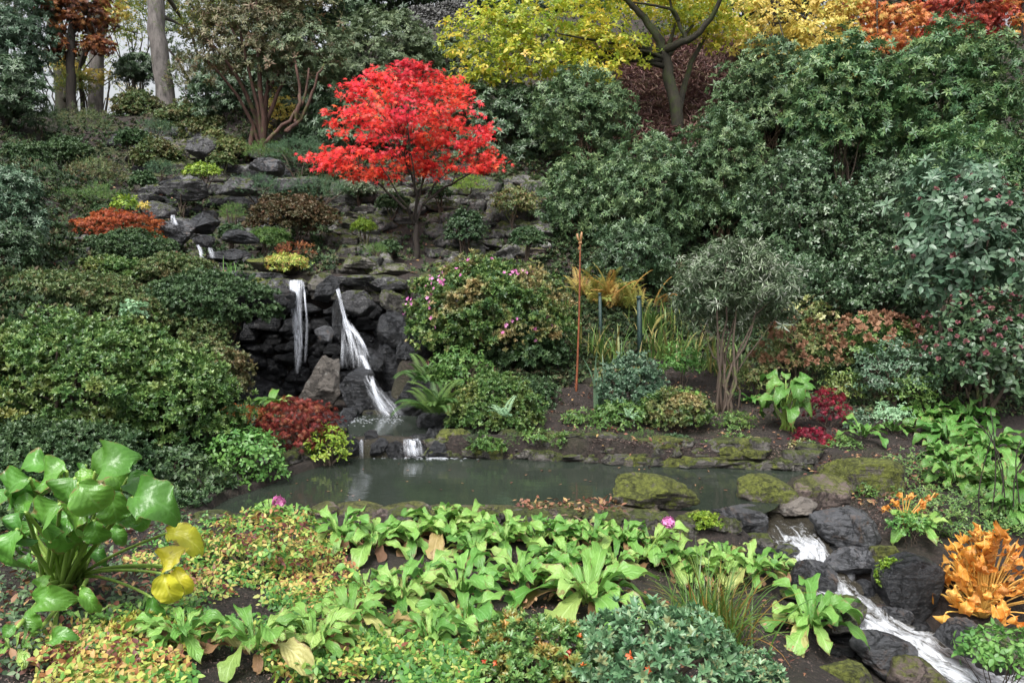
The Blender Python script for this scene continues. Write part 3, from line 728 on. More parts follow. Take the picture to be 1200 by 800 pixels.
# ------------------------------------------------------------------ shrubs and crowns
TPL = {}
TPL['whorl'] = [whorl(8, leaf4(.34, .07, .15), 12, 14, .28, .2, .08, s) for s in range(4)]
TPL['whorl_big'] = [whorl(9, leaf7(.34, .04, .2), 8, 14, .28, .2, .10, s) for s in range(4)]
TPL['azalea'] = [whorl(9, leaf4(.46, .06, .05), 38, 26, .3, .3, .06, s) for s in range(5)]
TPL['azalea_hi'] = [whorl(9, leaf7(.46, .06, .05), 36, 26, .3, .3, .06, s) for s in range(5)]
TPL['twig'] = [twig(11, leaf4(.5, .05, .05), 1.0, .42, 40, .3, s) for s in range(5)]
TPL['needle'] = [twig(14, leaf4(.16, .0, .0), 1.1, .5, 55, .3, s) for s in range(4)]
TPL['narrow'] = [whorl(9, leaf4(.16, .05, .35), 5, 35, .4, .3, .05, s) for s in range(5)]
TPL['maple'] = [whorl(3, star(7, .16, 130, .27), -12, 30, .35, .3, .05, s) for s in range(5)]
TPL['dissect'] = [whorl(4, star(7, .1, 140, .14, .5), -20, 30, .35, .3, .05, s) for s in range(5)]
TPL['broad'] = [whorl(4, leaf7(.62, .05, .15), 0, 30, .3, .3, .1, s) for s in range(5)]
TPL['tri'] = [whorl(3, leaf7(.6, .05, .12), 8, 22, .35, .25, .08, s) for s in range(6)]
TPL['beech'] = [twig(8, leaf4(.6, .03, .05), .9, .42, 10, .3, s) for s in range(4)]
TPL['head'] = [whorl(14, leaf4(.8, .0, .1), 35, 45, .3, .3, .12, s) for s in range(4)]
TPL['star'] = [star(7, .14, 130, .3)]
TPL['maple1'] = [star(7, .16, 130, .26, .25), star(5, .16, 115, .27, .35), star(7, .16, 135, .24, .1)]
TPL['petal'] = [whorl(5, leaf4(.8, .05, .1), 25, 10, .2, .1, .02, s) for s in range(2)]
TPL['lit'] = [leaf7(.6, .08, -.1), leaf7(.45, .15, .2), leaf4(.6, .1, -.1)]
TPL['needleplant'] = TPL['needle']

def scatter(g, kind, pos, axis, size, rnd=None, m=0, jit=.35):
    T = TPL[kind]; n = len(pos)
    if n == 0: return
    axis = unit(unit(axis) + rng.normal(size=(n, 3)) * jit)
    Mx = frames(axis)
    s = size * rng.uniform(.75, 1.25, n)
    if rnd is None: rnd = rng.uniform(0, 1, n)
    w = rng.integers(0, len(T), n)
    for i, t in enumerate(T):
        k = w == i
        if k.any(): inst(g, t, pos[k], Mx[k], s[k], rnd[k], m)

def fib_dome(n, low=-.35):
    i = np.arange(n) + .5; z = 1 - (1 - low) * i / n; a = i * 2.399963
    r = np.sqrt(np.clip(1 - z * z, 0, 1)); return np.stack([r * np.cos(a), r * np.sin(a), z], -1)

def crown_points(c, rad, nclump, cr, low=-.35, jitter=.15, flat=.75, inner=.25):
    """clump centres over an ellipsoid and some inside"""
    c = np.asarray(c); rad = np.asarray(rad)
    d = fib_dome(nclump, low); d = unit(d + rng.normal(size=d.shape) * .12)
    rr = 1 - cr * .85 - rng.uniform(0, jitter, (nclump, 1))
    off = Vector(rng.uniform(-40, 40, 3)); rr = rr * np.array([[1 + .32 * noise.noise(Vector(q) * 1.7 + off)] for q in d])
    cc = c + d * rad * rr
    k = int(nclump * inner)
    if k: cc = np.concatenate([cc, c + unit(rng.normal(size=(k, 3))) * rad * rng.uniform(.2, .6, (k, 1))])
    return cc
SZ = {'whorl': .60, 'whorl_big': .66, 'azalea': .62, 'azalea_hi': .60, 'needle': .62, 'broad': .66, 'maple': .66, 'tri': .72, 'narrow': .72, 'twig': .66, 'beech': .7, 'dissect': .46}
def crown(g, kind, c, rad, size, cover=2.2, nclump=26, cr=.32, low=-.35, jitter=.15, flat=.75, up=.35, jit=.35, m=0, inner=.25, fill=.5, layer=0.0, loose=.22):
    size = size * SZ.get(kind, 1); nclump = int(nclump * 2.1); cr = cr * .69
    rad = np.asarray(rad, float); c = np.asarray(c, float)
    C_ = crown_points(c, rad, nclump, cr, low, jitter, flat, inner)
    rm = rad.mean() * cr; fr = rad / rad.mean()
    area = 4 * PI * (rm ** 2) * .62 * len(C_)
    n = int(cover * area / (size ** 2 * 1.6) * .5)
    ci = rng.integers(0, len(C_), n)
    csc = rng.uniform(.7, 1.35, len(C_)); cv = rng.uniform(-.22, .22, len(C_))
    q = unit(rng.normal(size=(n, 3)))
    q[:, 2] = np.where(q[:, 2] < -.25, -q[:, 2] * .8, q[:, 2])
    rr = np.clip(1 - np.abs(rng.normal(0, .22, n)), .1, 1.05)[:, None]
    pos = C_[ci] + q * rr * (rm * csc[ci])[:, None] * (fr * .5 + .5) * np.array([1.1, 1.1, flat])
    nl = int(n * loose)
    if nl:
        dl = unit(rng.normal(size=(nl, 3))); dl[:, 2] = np.where(dl[:, 2] < low, -dl[:, 2], dl[:, 2]); bump = np.array([[1 + .25 * noise.noise(Vector(q_) * 2.3)] for q_ in dl])
        pos[:nl] = c + dl * rad * bump * (1 - np.abs(rng.normal(0, .16, (nl, 1))))
    out = unit((pos - c) / rad)
    axis = q * .7 + out * .6 + np.array([0, 0, up])
    rnd = np.clip(.5 + cv[ci] + rng.normal(0, .2, n), 0, 1) - .0
    scatter(g, kind, pos, axis, size, rnd, m, jit)
    return C_
def keep_above(g):   # drop nothing; placeholder for clarity
    return g

def stems(g, base, targets, r0=.03, r1=.008, n=7, wig=.06, m=0, sides=6, spread=.12):
    base = np.asarray(base, float)
    k = min(n, len(targets)); idx = rng.permutation(len(targets))[:k]
    for i in idx:
        t = targets[i]; b = base + np.array([rng.normal(0, spread), rng.normal(0, spread), -.05])
        h = t[2] - b[2]
        p = bez(b, b + (t - b) * np.array([.1, .1, .35]) + rng.normal(0, wig, 3), b + (t - b) * np.array([.45, .45, .75]) + rng.normal(0, wig, 3), t, 9)
        p[1:-1] += rng.normal(0, wig * .25, (7, 3))
        tube(g, p, r0 * rng.uniform(.6, 1.1), r1, sides, m)

SHRUBS = {}
def shrub(name, label, cat, box, d, kind, mat, size, cover=2.2, depth=.85, nclump=26, cr=.32, low=-.45, stem='bark', nst=7, sr=.03, group=None,
          up=.35, jitter=.15, flat=.75, jit=.35, extra=None, inner=.25, foliage='foliage', base_uv=None, stem_n=None):
    u0, v0, u1, v1 = box; s = px(d)
    c = P((u0 + u1) / 2, (v0 + v1) / 2, d); rx, rz = (u1 - u0) / 2 * s, (v1 - v0) / 2 * s
    ry = rx * depth; c = c + np.array([0, ry * .35, 0])
    bx, by = (c[0], c[1])
    if base_uv is not None:
        pb = P(base_uv[0], base_uv[1], d); bx = pb[0]
    b = np.array([bx, by, h1(bx, by)])
    if b[2] > c[2]: b[2] = c[2] - rz * .5
    e = empty(name, b, label, cat, group)
    g = Geo(); C_ = crown(g, kind, c, (rx, ry, rz), size, cover, nclump, cr, low, jitter, flat, up, jit, inner=inner)
    if extra: extra(g, c, (rx, ry, rz), C_)
    mats = mat if isinstance(mat, list) else [mat]
    g.build(foliage, [M[x] if isinstance(x, str) else x for x in mats], e)
    if nst:
        g = Geo(); stems(g, b, C_, sr, sr * .3, nst, wig=.04 * rx + .01, spread=.08 * rx + .01)
        g.build('stem', M[stem], e)
    return e
def grow_tree(name, label, cat, trunk_pts, r0, r1, bark, crowns, kind, mat, size, limbs=6, group=None, cover=2.0, crown_name='crown', twigs=True, sides=10, extra_limbs=(), **kw):
    pts = np.asarray(trunk_pts, float); b = pts[0]
    e = empty(name, b, label, cat, group)
    g = Geo(); tube(g, smooth_path(pts, 16, r0 * .08), r0, r1, sides, rough=.06)
    for (lp, a, bb) in extra_limbs: tube(g, smooth_path(lp, 14, a * .12), a, bb, 8, rough=.06)
    gc = Geo(); allC = []
    for (c, rad) in crowns:
        allC.append(crown(gc, kind, c, rad, size, cover, **kw))
    allC = np.concatenate(allC)
    top = smooth_path(pts, 16)
    for i in rng.permutation(len(allC))[:limbs]:
        t = allC[i]; j = rng.integers(12, 16) if len(extra_limbs) > 2 else rng.integers(8, 15); s = top[j]
        p = bez(s, s + (t - s) * .3 + np.array([0, 0, .1]), s + (t - s) * .7 + rng.normal(0, .1, 3), t, 8)
        tube(g, p, max(r1 * .6, r0 * .22), .008, 6)
    g.build('trunk', bark, e)
    gc.build(crown_name, [M[x] for x in (mat if isinstance(mat, list) else [mat])], e)
    return e

# broad-leaf rosettes
def prof_primula(t): return min(1, (.14 + 1.2 * t ** 1.4)) * (1 - max(0, (t - .70) / .30) ** 3.5) if t < 1 else .0
def prof_ovate(t): return (math.sin(PI * min(1, t ** .8 * 1.0)) ** .72) if 0 < t < 1 else (.12 if t == 0 else 0)
def prof_long(t): return (math.sin(PI * t ** .9) ** .8) if 0 < t < 1 else (.1 if t == 0 else 0)
PRIM = [big_leaf(prof_primula, .31, 16, 5, .64, .16, .065, s, rise=1.22) for s in range(7)]
PRIM_FLAT = [big_leaf(prof_primula, .31, 16, 5, .6, .10, .055, s + 20, rise=.6) for s in range(5)]
SKUNK = [big_leaf(prof_ovate, .54, 22, 9, .85, .22, .085, s, rise=.4, rag=.25) for s in range(8)]
LONG = [big_leaf(prof_long, .26, 8, 5, .8, .12, .02, s, rise=.9) for s in range(5)]
def rosette(g, b, n, L, lib, lib2=None, m_old=None, up=.05, rn=(.1, .9), spread=.03, m=0):
    for i in range(n):
        a = i * 2.4 + rng.uniform(-.3, .3); outer = i / n
        lb = lib2 if (lib2 and outer > .65) else lib
        T = lb[rng.integers(0, len(lb))]
        y = np.array([[math.cos(a), math.sin(a), rng.uniform(-.05, .15)]]) if True else 0
        s = L * (.6 + .5 * outer) * rng.uniform(.7, 1.2)
        if m_old == 1 and outer > .72 and rng.random() < .3: lb = PRIM_FLAT; s *= .8
        Mx = frames_dir(y, np.array([[0, 0, 1.0]]) + rng.normal(0, .12, (1, 3)))
        pos = np.asarray(b)[None] + np.array([[math.cos(a) * spread, math.sin(a) * spread, up]])
        mi = m_old if (m_old is not None and outer > .72 and rng.random() < .35) else m
        inst(g, T, pos, Mx, np.array([s]), np.array([rng.uniform(*rn)]), mi)
def primula(u, v, w, label, n=24, old=True, group='candelabra primula clumps below the pond wall', mats=('primula', 'primula_old'), name='primula_plant', cat='plant', lib=None, p=None, dz=0.0):
    p = G(u, v) if p is None else p
    e = empty(name, p, label, cat, group)
    if name == 'primula_plant' and old:
        gd = Geo(); rosette(gd, p + np.array([0, 0, dz - .02]), 5, w * px(p[1]) / 2 * .9, PRIM_FLAT, rn=(0, 1)); gd.build('withered_leaves', M['dead'], e)
    g = Geo(); L = w * px(p[1]) / 2 * 1.12
    rosette(g, p + np.array([0, 0, dz]), n, L, lib or PRIM, PRIM_FLAT, 1 if old else None)
    g.build('leaves', [M[mats[0]], M[mats[1]]], e)
    return e
def blades(g, b, n, L, lib, lean_spread=.5, rn=(0, 1), m=0, rad=.06):
    for i in range(n):
        a = rng.uniform(0, 2 * PI); T = lib[rng.integers(0, len(lib))]
        y = np.array([[math.cos(a), math.sin(a), rng.uniform(-.1, .3)]])
        Mx = frames_dir(y, np.array([[0, 0, 1.0]]))
        pos = np.asarray(b)[None] + np.array([[rng.normal(0, rad), rng.normal(0, rad), 0]])
        inst(g, T, pos, Mx, np.array([L * rng.uniform(.55, 1.1)]), np.array([rng.uniform(*rn)]), m)
BLADES = [blade(.018, 7, .15 + .12 * s, .7 + .35 * s, s) for s in range(5)]
STRAPS = [blade(.05, 7, .1 + .12 * s, .5 + .45 * s, s) for s in range(5)]
FRONDS = [frond(22, .40, .55 + .1 * s, 1.1 + .2 * s, .32, s) for s in range(4)]
FRONDS_DENSE = [frond(30, .5, .45 + .1 * s, 1.2 + .2 * s, .22, s) for s in range(4)]
def clump_of(name, label, cat, u, v, d, L, n, lib, mat, part='leaves', group=None, rad=.05, rn=(0, 1), dz=0, c=None):
    b = c if c is not None else (G(u, v) if d is None else P(u, v, d))
    e = empty(name, b, label, cat, group); g = Geo()
    blades(g, b + np.array([0, 0, dz]), n, L, lib, rn=rn, rad=rad); g.build(part, M[mat], e); return e

# falling water: a few thin broken sheets sharing one path
def waterfall(name, label, path, widths, n, group=None, spread_noise=.02, w=None, brk=.35, layers=4):
    path = np.asarray(path, float); e = empty(name, path[-1], label, 'waterfall', group); g = Geo(); K = 30; NU = 21
    Pp = smooth_path(path, K); W = np.interp(np.linspace(0, 1, K), np.linspace(0, 1, len(widths)), widths)
    thin = .55 if n < 12 else 1.0
    for l in range(layers):
        ph = rng.uniform(0, 60); V, A, F = [], [], []
        for j in range(K):
            s_ = np.linalg.norm(Pp[j] - path[0]); t = j / (K - 1)
            for k in range(NU):
                q = -1 + 2 * k / (NU - 1)
                edge = max(0, 1 - abs(q) ** (2.5 + 2 * noise.noise(Vector((ph, t * 4, 0)))))
                wob = noise.noise(Vector((q * 3 + ph, t * 3, 1))) * .02 + noise.noise(Vector((q * 9 + ph, t * 9, 2))) * .008
                V.append(Pp[j] + np.array([q * W[j] * (1 + .15 * noise.noise(Vector((ph, t * 3, 7)))), -.012 * l + wob - .03 * (1 - q * q) * t, wob * .5]))
                dens = (1.0 - .5 * t) * edge * thin * (1 + 1.5 * noise.noise(Vector((q * W[j] * 20 + ph, t * 1.6, 3)))) * min(1, (1 - t) * 4) * min(1, t * 5 + .35)
                A.append((max(0, dens * (.9 if l else 1)), q * W[j] + ph, s_))
        for j in range(K - 1):
            for k in range(NU - 1):
                i0 = j * NU + k; F += [(i0, i0 + 1, i0 + NU + 1), (i0, i0 + NU + 1, i0 + NU)]
        g.add(V, F, np.array(A))
    # loose drops
    dr = star(5, .3, 140, .5, 0)
    nn = int(n * 5); tt = rng.integers(K // 3, K, nn)
    pos = Pp[tt] + np.stack([rng.normal(0, 1, nn) * (W[tt] + .03), rng.normal(0, .04, nn), rng.normal(0, .05, nn)], -1)
    tet = (np.array([(1, 0, -.7), (-.5, .87, -.7), (-.5, -.87, -.7), (0, 0, 1.3)]) * .5, np.array([(0, 1, 3), (1, 2, 3), (2, 0, 3), (0, 2, 1)]), np.array([(1, 0, 0)] * 4, float))
    inst(g, tet, pos, frames(rng.normal(size=(nn, 3))), rng.uniform(.003, .008, nn), np.zeros(nn))
    g.build('water_sheet', M['fall'], e)
    return e
# ================================================================== far: trees on the skyline
def cr(u, v, d, ru, rv, dep=.8):
    s = px(d); return (P(u, v, d) + np.array([0, ru * s * dep * .3, 0]), (ru * s, ru * s * dep, rv * s))
def trunk_px(pts, d0, root=True):
    out = [P(u, v, d) for u, v, d in [(p[0], p[1], p[2] if len(p) > 2 else d0) for p in pts]]
    if root: out[0][2] = min(out[0][2], h1(out[0][0], out[0][1])) - .1
    return out
grow_tree('beech_tree', 'tall pale grey trunk leaning slightly left on the upper left skyline', 'tree', trunk_px([(200, 135), (192, 100), (186, 50), (183, 0), (182, -80), (184, -200)], 28), .30, .22,
          M['bark_grey'], [cr(200, -60, 29, 90, 55), cr(235, 20, 30, 45, 35), cr(150, -10, 30, 50, 30)], 'beech', 'yellowgreen', .30, 8, cover=1.3, nclump=30, cr=.28, low=-.9, jitter=.4, sides=14)
grow_tree('beech_tree', 'second bare trunk beside the sky gap under yellowing leaves', 'tree', trunk_px([(112, 138), (112, 110), (114, 60), (116, 20), (120, -60)], 31), .27, .2,
          M['bark_grey'], [cr(118, 15, 31, 42, 40), cr(95, 55, 31, 22, 22), cr(150, 35, 31, 24, 20)], 'beech', 'yellowgreen', .30, 6, cover=1.2, nclump=22, cr=.3, low=-.9, jitter=.4, sides=14)
grow_tree('oak_tree', 'moss covered forked trunk leftmost on the skyline with olive leaves', 'tree', trunk_px([(73, 135), (72, 100), (68, 70), (60, 20), (52, -60)], 30), .24, .16,
          M['bark_moss'], [cr(60, 70, 31, 40, 16), cr(85, 90, 30, 15, 10)], 'beech', 'yellowgreen', .26, 4, cover=.9, nclump=18, cr=.3, low=-.9, jitter=.4,
          extra_limbs=[(trunk_px([(74, 118), (86, 88), (100, 58), (112, 20)], 30, False), .2, .10)])
grow_tree('copper_tree', 'copper red tree hanging over the upper left corner', 'tree', trunk_px([(85, 140), (83, 100), (84, 60), (85, 10), (88, -60)], 27), .16, .08,
          M['bark_dark'], [cr(85, 8, 27, 45, 38), cr(70, 55, 27, 22, 16), cr(112, 52, 27, 22, 14), cr(60, -20, 27, 40, 30)], 'maple', 'copper', .14, 10, cover=1.7, nclump=34, cr=.28, low=-.9, jitter=.3, flat=.5)
grow_tree('small_tree', 'small yellow tinted tree leaning under the copper canopy', 'tree', trunk_px([(98, 140), (96, 110), (93, 85), (98, 60)], 29), .09, .04,
          M['bark_dark'], [cr(75, 75, 29, 20, 12), cr(105, 88, 29, 26, 10), cr(140, 15, 29, 16, 18)], 'maple', 'golden', .13, 4, cover=.9, nclump=16, cr=.3, low=-.9, jitter=.4)
for i, (u0, v0, u1, v1, d, lab) in enumerate([(-60, -40, 62, 105, 26, 'blue green evergreen filling the top left corner'), (-60, 60, 45, 150, 22, 'dark drooping evergreen below the top left corner one')]):
    shrub('evergreen_tree', lab, 'tree', (u0, v0, u1, v1), d, 'whorl', 'glauc' if i == 0 else 'rhodo_dark', .17, 2.0, nclump=40, cr=.22, low=-.9, jitter=.3, stem='bark_dark', sr=.09, foliage='crown')
for i, (c, rad, mt) in enumerate([(cr(100, 70, 34, 55, 35), None, 'yellowgreen'), (cr(150, 85, 34, 35, 30), None, 'greygreen'), (cr(60, 85, 33, 40, 30), None, 'glauc'), (cr(150, 30, 33, 50, 35), None, 'yellowgreen')]):
    c, rad = c; e = empty('woodland_tree', [c[0], c[1], h1(c[0], c[1])], 'thin leaved tree against the sky gap, ' + ['behind the second bare trunk', 'between the two grey trunks', 'behind the mossy forked trunk', 'highest in the gap'][i], 'tree')
    g = Geo(); C_ = crown(g, 'beech', c, rad, .22, .42, 40, .22, -.9, .5); g.build('crown', M[mt], e); g = Geo(); stems(g, np.array(e.location), C_, .06, .012, 10, .2); g.build('trunk', M['bark_dark'], e)
# background evergreens above the slope
far = [(150, -90, 330, 75, 38, 'greygreen', 'twig'), (250, -120, 430, 60, 42, 'rhodo_dark', 'whorl'), (380, -110, 560, 42, 40, 'rhodo_dark', 'whorl'), (520, -100, 720, 60, 38, 'rhodo_dark', 'whorl'), (660, -90, 860, 60, 40, 'yellowgreen', 'beech'),
       (820, -110, 1000, 40, 42, 'rhodo_dark', 'whorl'), (980, -100, 1160, 30, 40, 'rhodo_dark', 'whorl'), (1120, -110, 1300, 35, 42, 'rhodo_dark', 'whorl'), (-120, -80, 40, 60, 40, 'greygreen', 'twig')]
for (u0, v0, u1, v1, d, mt, kd), where in zip(far, ['behind the grey trunk', 'above the twisted trunks', 'above the stone wall', 'behind the yellow tree top', 'between the yellow tree limbs', 'behind the orange crown', 'behind the red crown', 'in the top right corner', 'behind the copper canopy']):
    shrub('woodland_tree', 'distant %s woodland tree %s' % ('dark' if mt == 'rhodo_dark' else 'pale', where), 'tree', (u0, v0, u1, v1), d, kd, mt, .36, 2.3, nclump=36, cr=.26, low=-.9, jitter=.25, stem='bark_dark', nst=4, sr=.15, foliage='crown', group='woodland on the skyline')
for (x, y, h) in []: pass
# light distant wood in the sky gap, far down the slope behind
shrub('distant_tree', 'pale hazy tree low in the sky gap between the trunks', 'tree', (120, 92, 175, 135), 36, 'beech', 'golden', .2, .55, nclump=16, cr=.3, low=-.9, foliage='crown', stem='bark_dark', sr=.05)
# ------------------------------------------------------------------ yellow tree
yt = trunk_px([(796, 200), (795, 160), (791, 120), (783, 85), (777, 58)], 21.5)
L1 = trunk_px([(777, 60), (768, 40), (752, 18), (735, 2), (710, -18)], 21.5, False)
L2 = trunk_px([(777, 60, 21.5), (795, 52, 21.2), (815, 42, 21), (838, 15, 20.8), (850, -20, 20.6)], 21, False)
L3 = trunk_px([(791, 150, 21.6), (800, 110, 22.2), (812, 70, 22.6), (830, 40, 22.8)], 22, False)
L4 = trunk_px([(795, 25, 21.3), (788, 12, 21.3), (765, 6, 21.4), (740, 3, 21.5)], 21, False)
L5 = trunk_px([(805, 48, 21.2), (796, 28, 21.3), (786, 8, 21.4), (786, -20, 21.4)], 21, False)
grow_tree('yellow_tree', 'large yellow leaved tree with dark mossy forking trunk at top centre', 'tree', yt, .17, .13, M['bark_moss'],
          [cr(570, 38, 20.5, 60, 42), cr(640, 20, 20.5, 75, 45), cr(620, 70, 20.2, 60, 30), cr(700, 45, 20.5, 55, 35), cr(690, 78, 20.2, 45, 22), cr(740, 60, 21, 35, 22), cr(820, 10, 22, 60, 35), cr(760, -30, 21, 140, 30), cr(850, 35, 22.5, 40, 25), cr(560, 85, 20.4, 35, 15)],
          'broad', 'yellow', .15, 9, cover=.8, loose=.4, nclump=26, cr=.26, low=-.9, jitter=.5, flat=.35, up=.6, inner=.3,
          extra_limbs=[(L1, .12, .05), (L2, .11, .04), (L3, .10, .04), (L4, .05, .02), (L5, .06, .02)])
grow_tree('amber_tree', 'amber and yellow tree crown over the rhododendrons at top right', 'tree', trunk_px([(925, 130), (915, 80), (908, 40), (905, -20)], 25), .10, .05, M['bark_dark'],
          [cr(905, 25, 25, 60, 42), cr(960, 50, 24.5, 62, 34), cr(925, 90, 23.5, 45, 26), cr(985, 10, 25.5, 40, 30), cr(975, 88, 23, 40, 18)], 'broad', 'golden', .16, 12, cover=1.3, nclump=26, cr=.27, low=-.9, jitter=.4, flat=.5)
grow_tree('orange_tree', 'orange red tree between the amber crown and the crimson crown', 'tree', trunk_px([(1040, 90), (1035, 50), (1030, 10), (1028, -30)], 26), .10, .05, M['bark_dark'],
          [cr(1012, 25, 26, 48, 34), cr(1062, 22, 25.5, 40, 26), cr(1040, 50, 25, 30, 16)], 'maple', 'orange', .16, 9, cover=1.5, nclump=24, cr=.27, low=-.9, jitter=.3)
grow_tree('crimson_tree', 'crimson red bushy tree at the top right edge', 'tree', trunk_px([(1145, 90), (1143, 50), (1140, 10), (1138, -30)], 26), .10, .05, M['bark_dark'],
          [cr(1140, 12, 26, 62, 38), cr(1110, 35, 25, 30, 18)], 'maple', 'redfar', .14, 9, cover=2.0, nclump=30, cr=.24, low=-.9, jitter=.2)
grow_tree('orange_tree', 'small orange crown touching the right edge above the rhododendrons', 'tree', trunk_px([(1200, 90), (1196, 50), (1198, 10), (1198, -30)], 26), .08, .04, M['bark_dark'],
          [cr(1200, 20, 26, 32, 34)], 'maple', 'orange', .15, 5, cover=1.4, nclump=14, cr=.3, low=-.9, jitter=.3)
# russet bank behind the yellow tree
def cover_region(name, poly, n, kind, mat, size, label=None, lift=(0, .1), step=None, axis=(0, -.3, 1), cat=None, jit=.5, cond=None):
    poly = np.array(poly, float); g = Geo(); lo, hi = poly.min(0), poly.max(0); pts = []
    U = rng.uniform(lo[0], hi[0], n * 3); Vv = rng.uniform(lo[1], hi[1], n * 3)
    k = sdist(poly, U, Vv) > 0; U, Vv = U[k][:n], Vv[k][:n]
    r = np.stack([(U - 600) / 1000, CP + (400 - Vv) / 1000 * SP, -SP + (400 - Vv) / 1000 * CP], -1)
    # march all rays together on a coarse then fine step
    d = np.full(len(U), 2.6); hit = np.full(len(U), np.nan); active = np.ones(len(U), bool)
    for dd in np.concatenate([np.arange(2.6, 9, .08), np.arange(9, 40, .25)]):
        if not active.any(): break
        idx = np.where(active)[0]; p = CAM + r[idx] * (dd / r[idx, 1])[:, None]
        h = H(p[:, 0], p[:, 1]); hh = h >= p[:, 2]; hit[idx[hh]] = dd; active[idx[hh]] = False
    ok = ~np.isnan(hit); d = hit[ok]; rr = r[ok]; p = CAM + rr * (d / rr[:, 1])[:, None]
    p[:, :2] += rng.normal(0, .03, (len(p), 2)); p[:, 2] = H(p[:, 0], p[:, 1]) + rng.uniform(lift[0], lift[1], len(p)) * (1 if np.isscalar(lift[0]) else 1)
    if cond is not None: p = p[cond(p)]
    rn = np.array([.28 + .75 * noise.noise(Vector((a[0] * 1.3, a[1] * 1.3, 4.0))) + .35 * noise.noise(Vector((a[0] * 5, a[1] * 5, 9.0))) for a in p]) + rng.normal(0, .13, len(p)) if 'autumn' in name else None
    scatter(g, kind, p, np.tile(np.array(axis, float), (len(p), 1)), size, rn, jit=jit)
    return g, p
g, _ = cover_region('russet', [(680, 60), (960, 55), (960, 110), (880, 190), (690, 180)], 11000, 'narrow', 'russet', .2, lift=(0, .35))
tag(g.build('russet_bracken', M['russet']), 'dead russet bracken covering the steep bank behind the yellow tree', 'bracken', kind='stuff')
ROCKERY = [np.array(q, float) for q in ([(150, 150), (255, 155), (330, 185), (400, 235), (300, 300), (255, 325), (190, 285), (165, 245), (140, 190)], [(395, 210), (640, 215), (640, 300), (520, 312), (400, 330), (385, 280)])]
def in_rockery(p):
    q = p - CAM; w = q[:, 1] * CP - q[:, 2] * SP; u = 600 + 1000 * q[:, 0] / w; v = 400 - 1000 * (q[:, 1] * SP + q[:, 2] * CP) / w
    return ((sdist(ROCKERY[0], u, v) > 0) | (sdist(ROCKERY[1], u, v) > 0)) & (rng.random(len(u)) < .93)
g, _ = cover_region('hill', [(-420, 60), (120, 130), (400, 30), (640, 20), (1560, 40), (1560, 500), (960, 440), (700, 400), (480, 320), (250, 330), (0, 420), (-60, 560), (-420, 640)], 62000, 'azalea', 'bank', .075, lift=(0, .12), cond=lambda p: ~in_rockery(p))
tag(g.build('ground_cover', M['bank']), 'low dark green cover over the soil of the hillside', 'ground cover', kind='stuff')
# dry stone wall at the top
p0, p1 = P(478, 20, 33), P(560, 8, 33)
e = empty('dry_stone_wall', [p0[0], p0[1], min(p0[2], h1(p0[0], p0[1]))], 'grey dry stone wall high on the slope beside the yellow tree', 'wall')
g = Geo(); k = 0
for j in range(12):
    for i in range(26):
        t = (i + (j % 2) * .5 + rng.uniform(-.15, .15)) / 26; c = p0 * (1 - t) + p1 * t; V, F = ROCKS_LO[k % 12]; k += 1
        g.add(V * np.array([.085, .14, .055]) * rng.uniform(.9, 1.2) + c + np.array([0, 0, -.75 + j * .085]), F)
        if k % 1 == 0 and j == 11: g.add(ROCKS_LO[(k + 3) % 12][0] * np.array([.06, .16, .09]) + c + np.array([0, 0, .28]), ROCKS_LO[(k + 3) % 12][1])
g.build('stones', M['drywall'], e, attrs=False)

# ================================================================== upper slope shrubs
S = shrub
S('rhododendron_tree', 'old rhododendron with twisted red brown trunks and drab olive leaves', 'shrub', (205, -45, 395, 128), 20, 'whorl', 'olive', .17, 1.25, nclump=60, cr=.17, low=-.6, jitter=.4, stem='bark_red', nst=8, sr=.075, base_uv=(292, 165))
S('rhododendron', 'dark low rhododendron between the twisted trunks and the sky', 'shrub', (215, 50, 400, 165), 23.5, 'whorl', 'rhodo_dark', .16, 2.2, nclump=60, cr=.18)
e = empty('twisted_tree', P(330, 160, 19.5), 'low crooked red stemmed rhododendron right of the twisted trunks', 'shrub'); g = Geo()
for pth in [[(312, 168), (325, 155), (340, 140), (355, 115), (362, 80)], [(335, 155), (350, 140), (368, 105), (380, 75)], [(345, 142), (352, 110), (345, 70)]]:
    tube(g, smooth_path(trunk_px(pth, 19.5, False), 12, .03), .055, .02, 7, rough=.08)
g.build('trunk', M['bark_red'], e); g = Geo(); crown(g, 'whorl', *cr(352, 60, 20, 60, 50), .15, 1.1, 40, .2, -.8, .3); g.build('crown', M['greygreen'], e)
S('rhododendron', 'grey green rhododendron dome behind the red maple', 'shrub', (372, 10, 520, 140), 24, 'whorl', 'greygreen', .16, 2.3, nclump=60, cr=.18)
S('rhododendron', 'dusty green rhododendron right of the grey dome', 'shrub', (480, 40, 590, 160), 25, 'whorl', 'greygreen', .16, 2.2, nclump=50, cr=.18)
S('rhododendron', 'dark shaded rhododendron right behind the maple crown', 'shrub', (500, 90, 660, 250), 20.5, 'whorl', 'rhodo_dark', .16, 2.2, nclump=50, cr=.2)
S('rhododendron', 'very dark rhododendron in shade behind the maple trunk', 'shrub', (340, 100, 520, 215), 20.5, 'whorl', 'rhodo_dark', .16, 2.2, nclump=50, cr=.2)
S('yellow_shrub', 'yellow autumn shrub glowing behind the twisted trunks', 'shrub', (300, 108, 352, 165), 22, 'broad', 'golden', .11, 1.0, nclump=24, cr=.24, low=-.8)
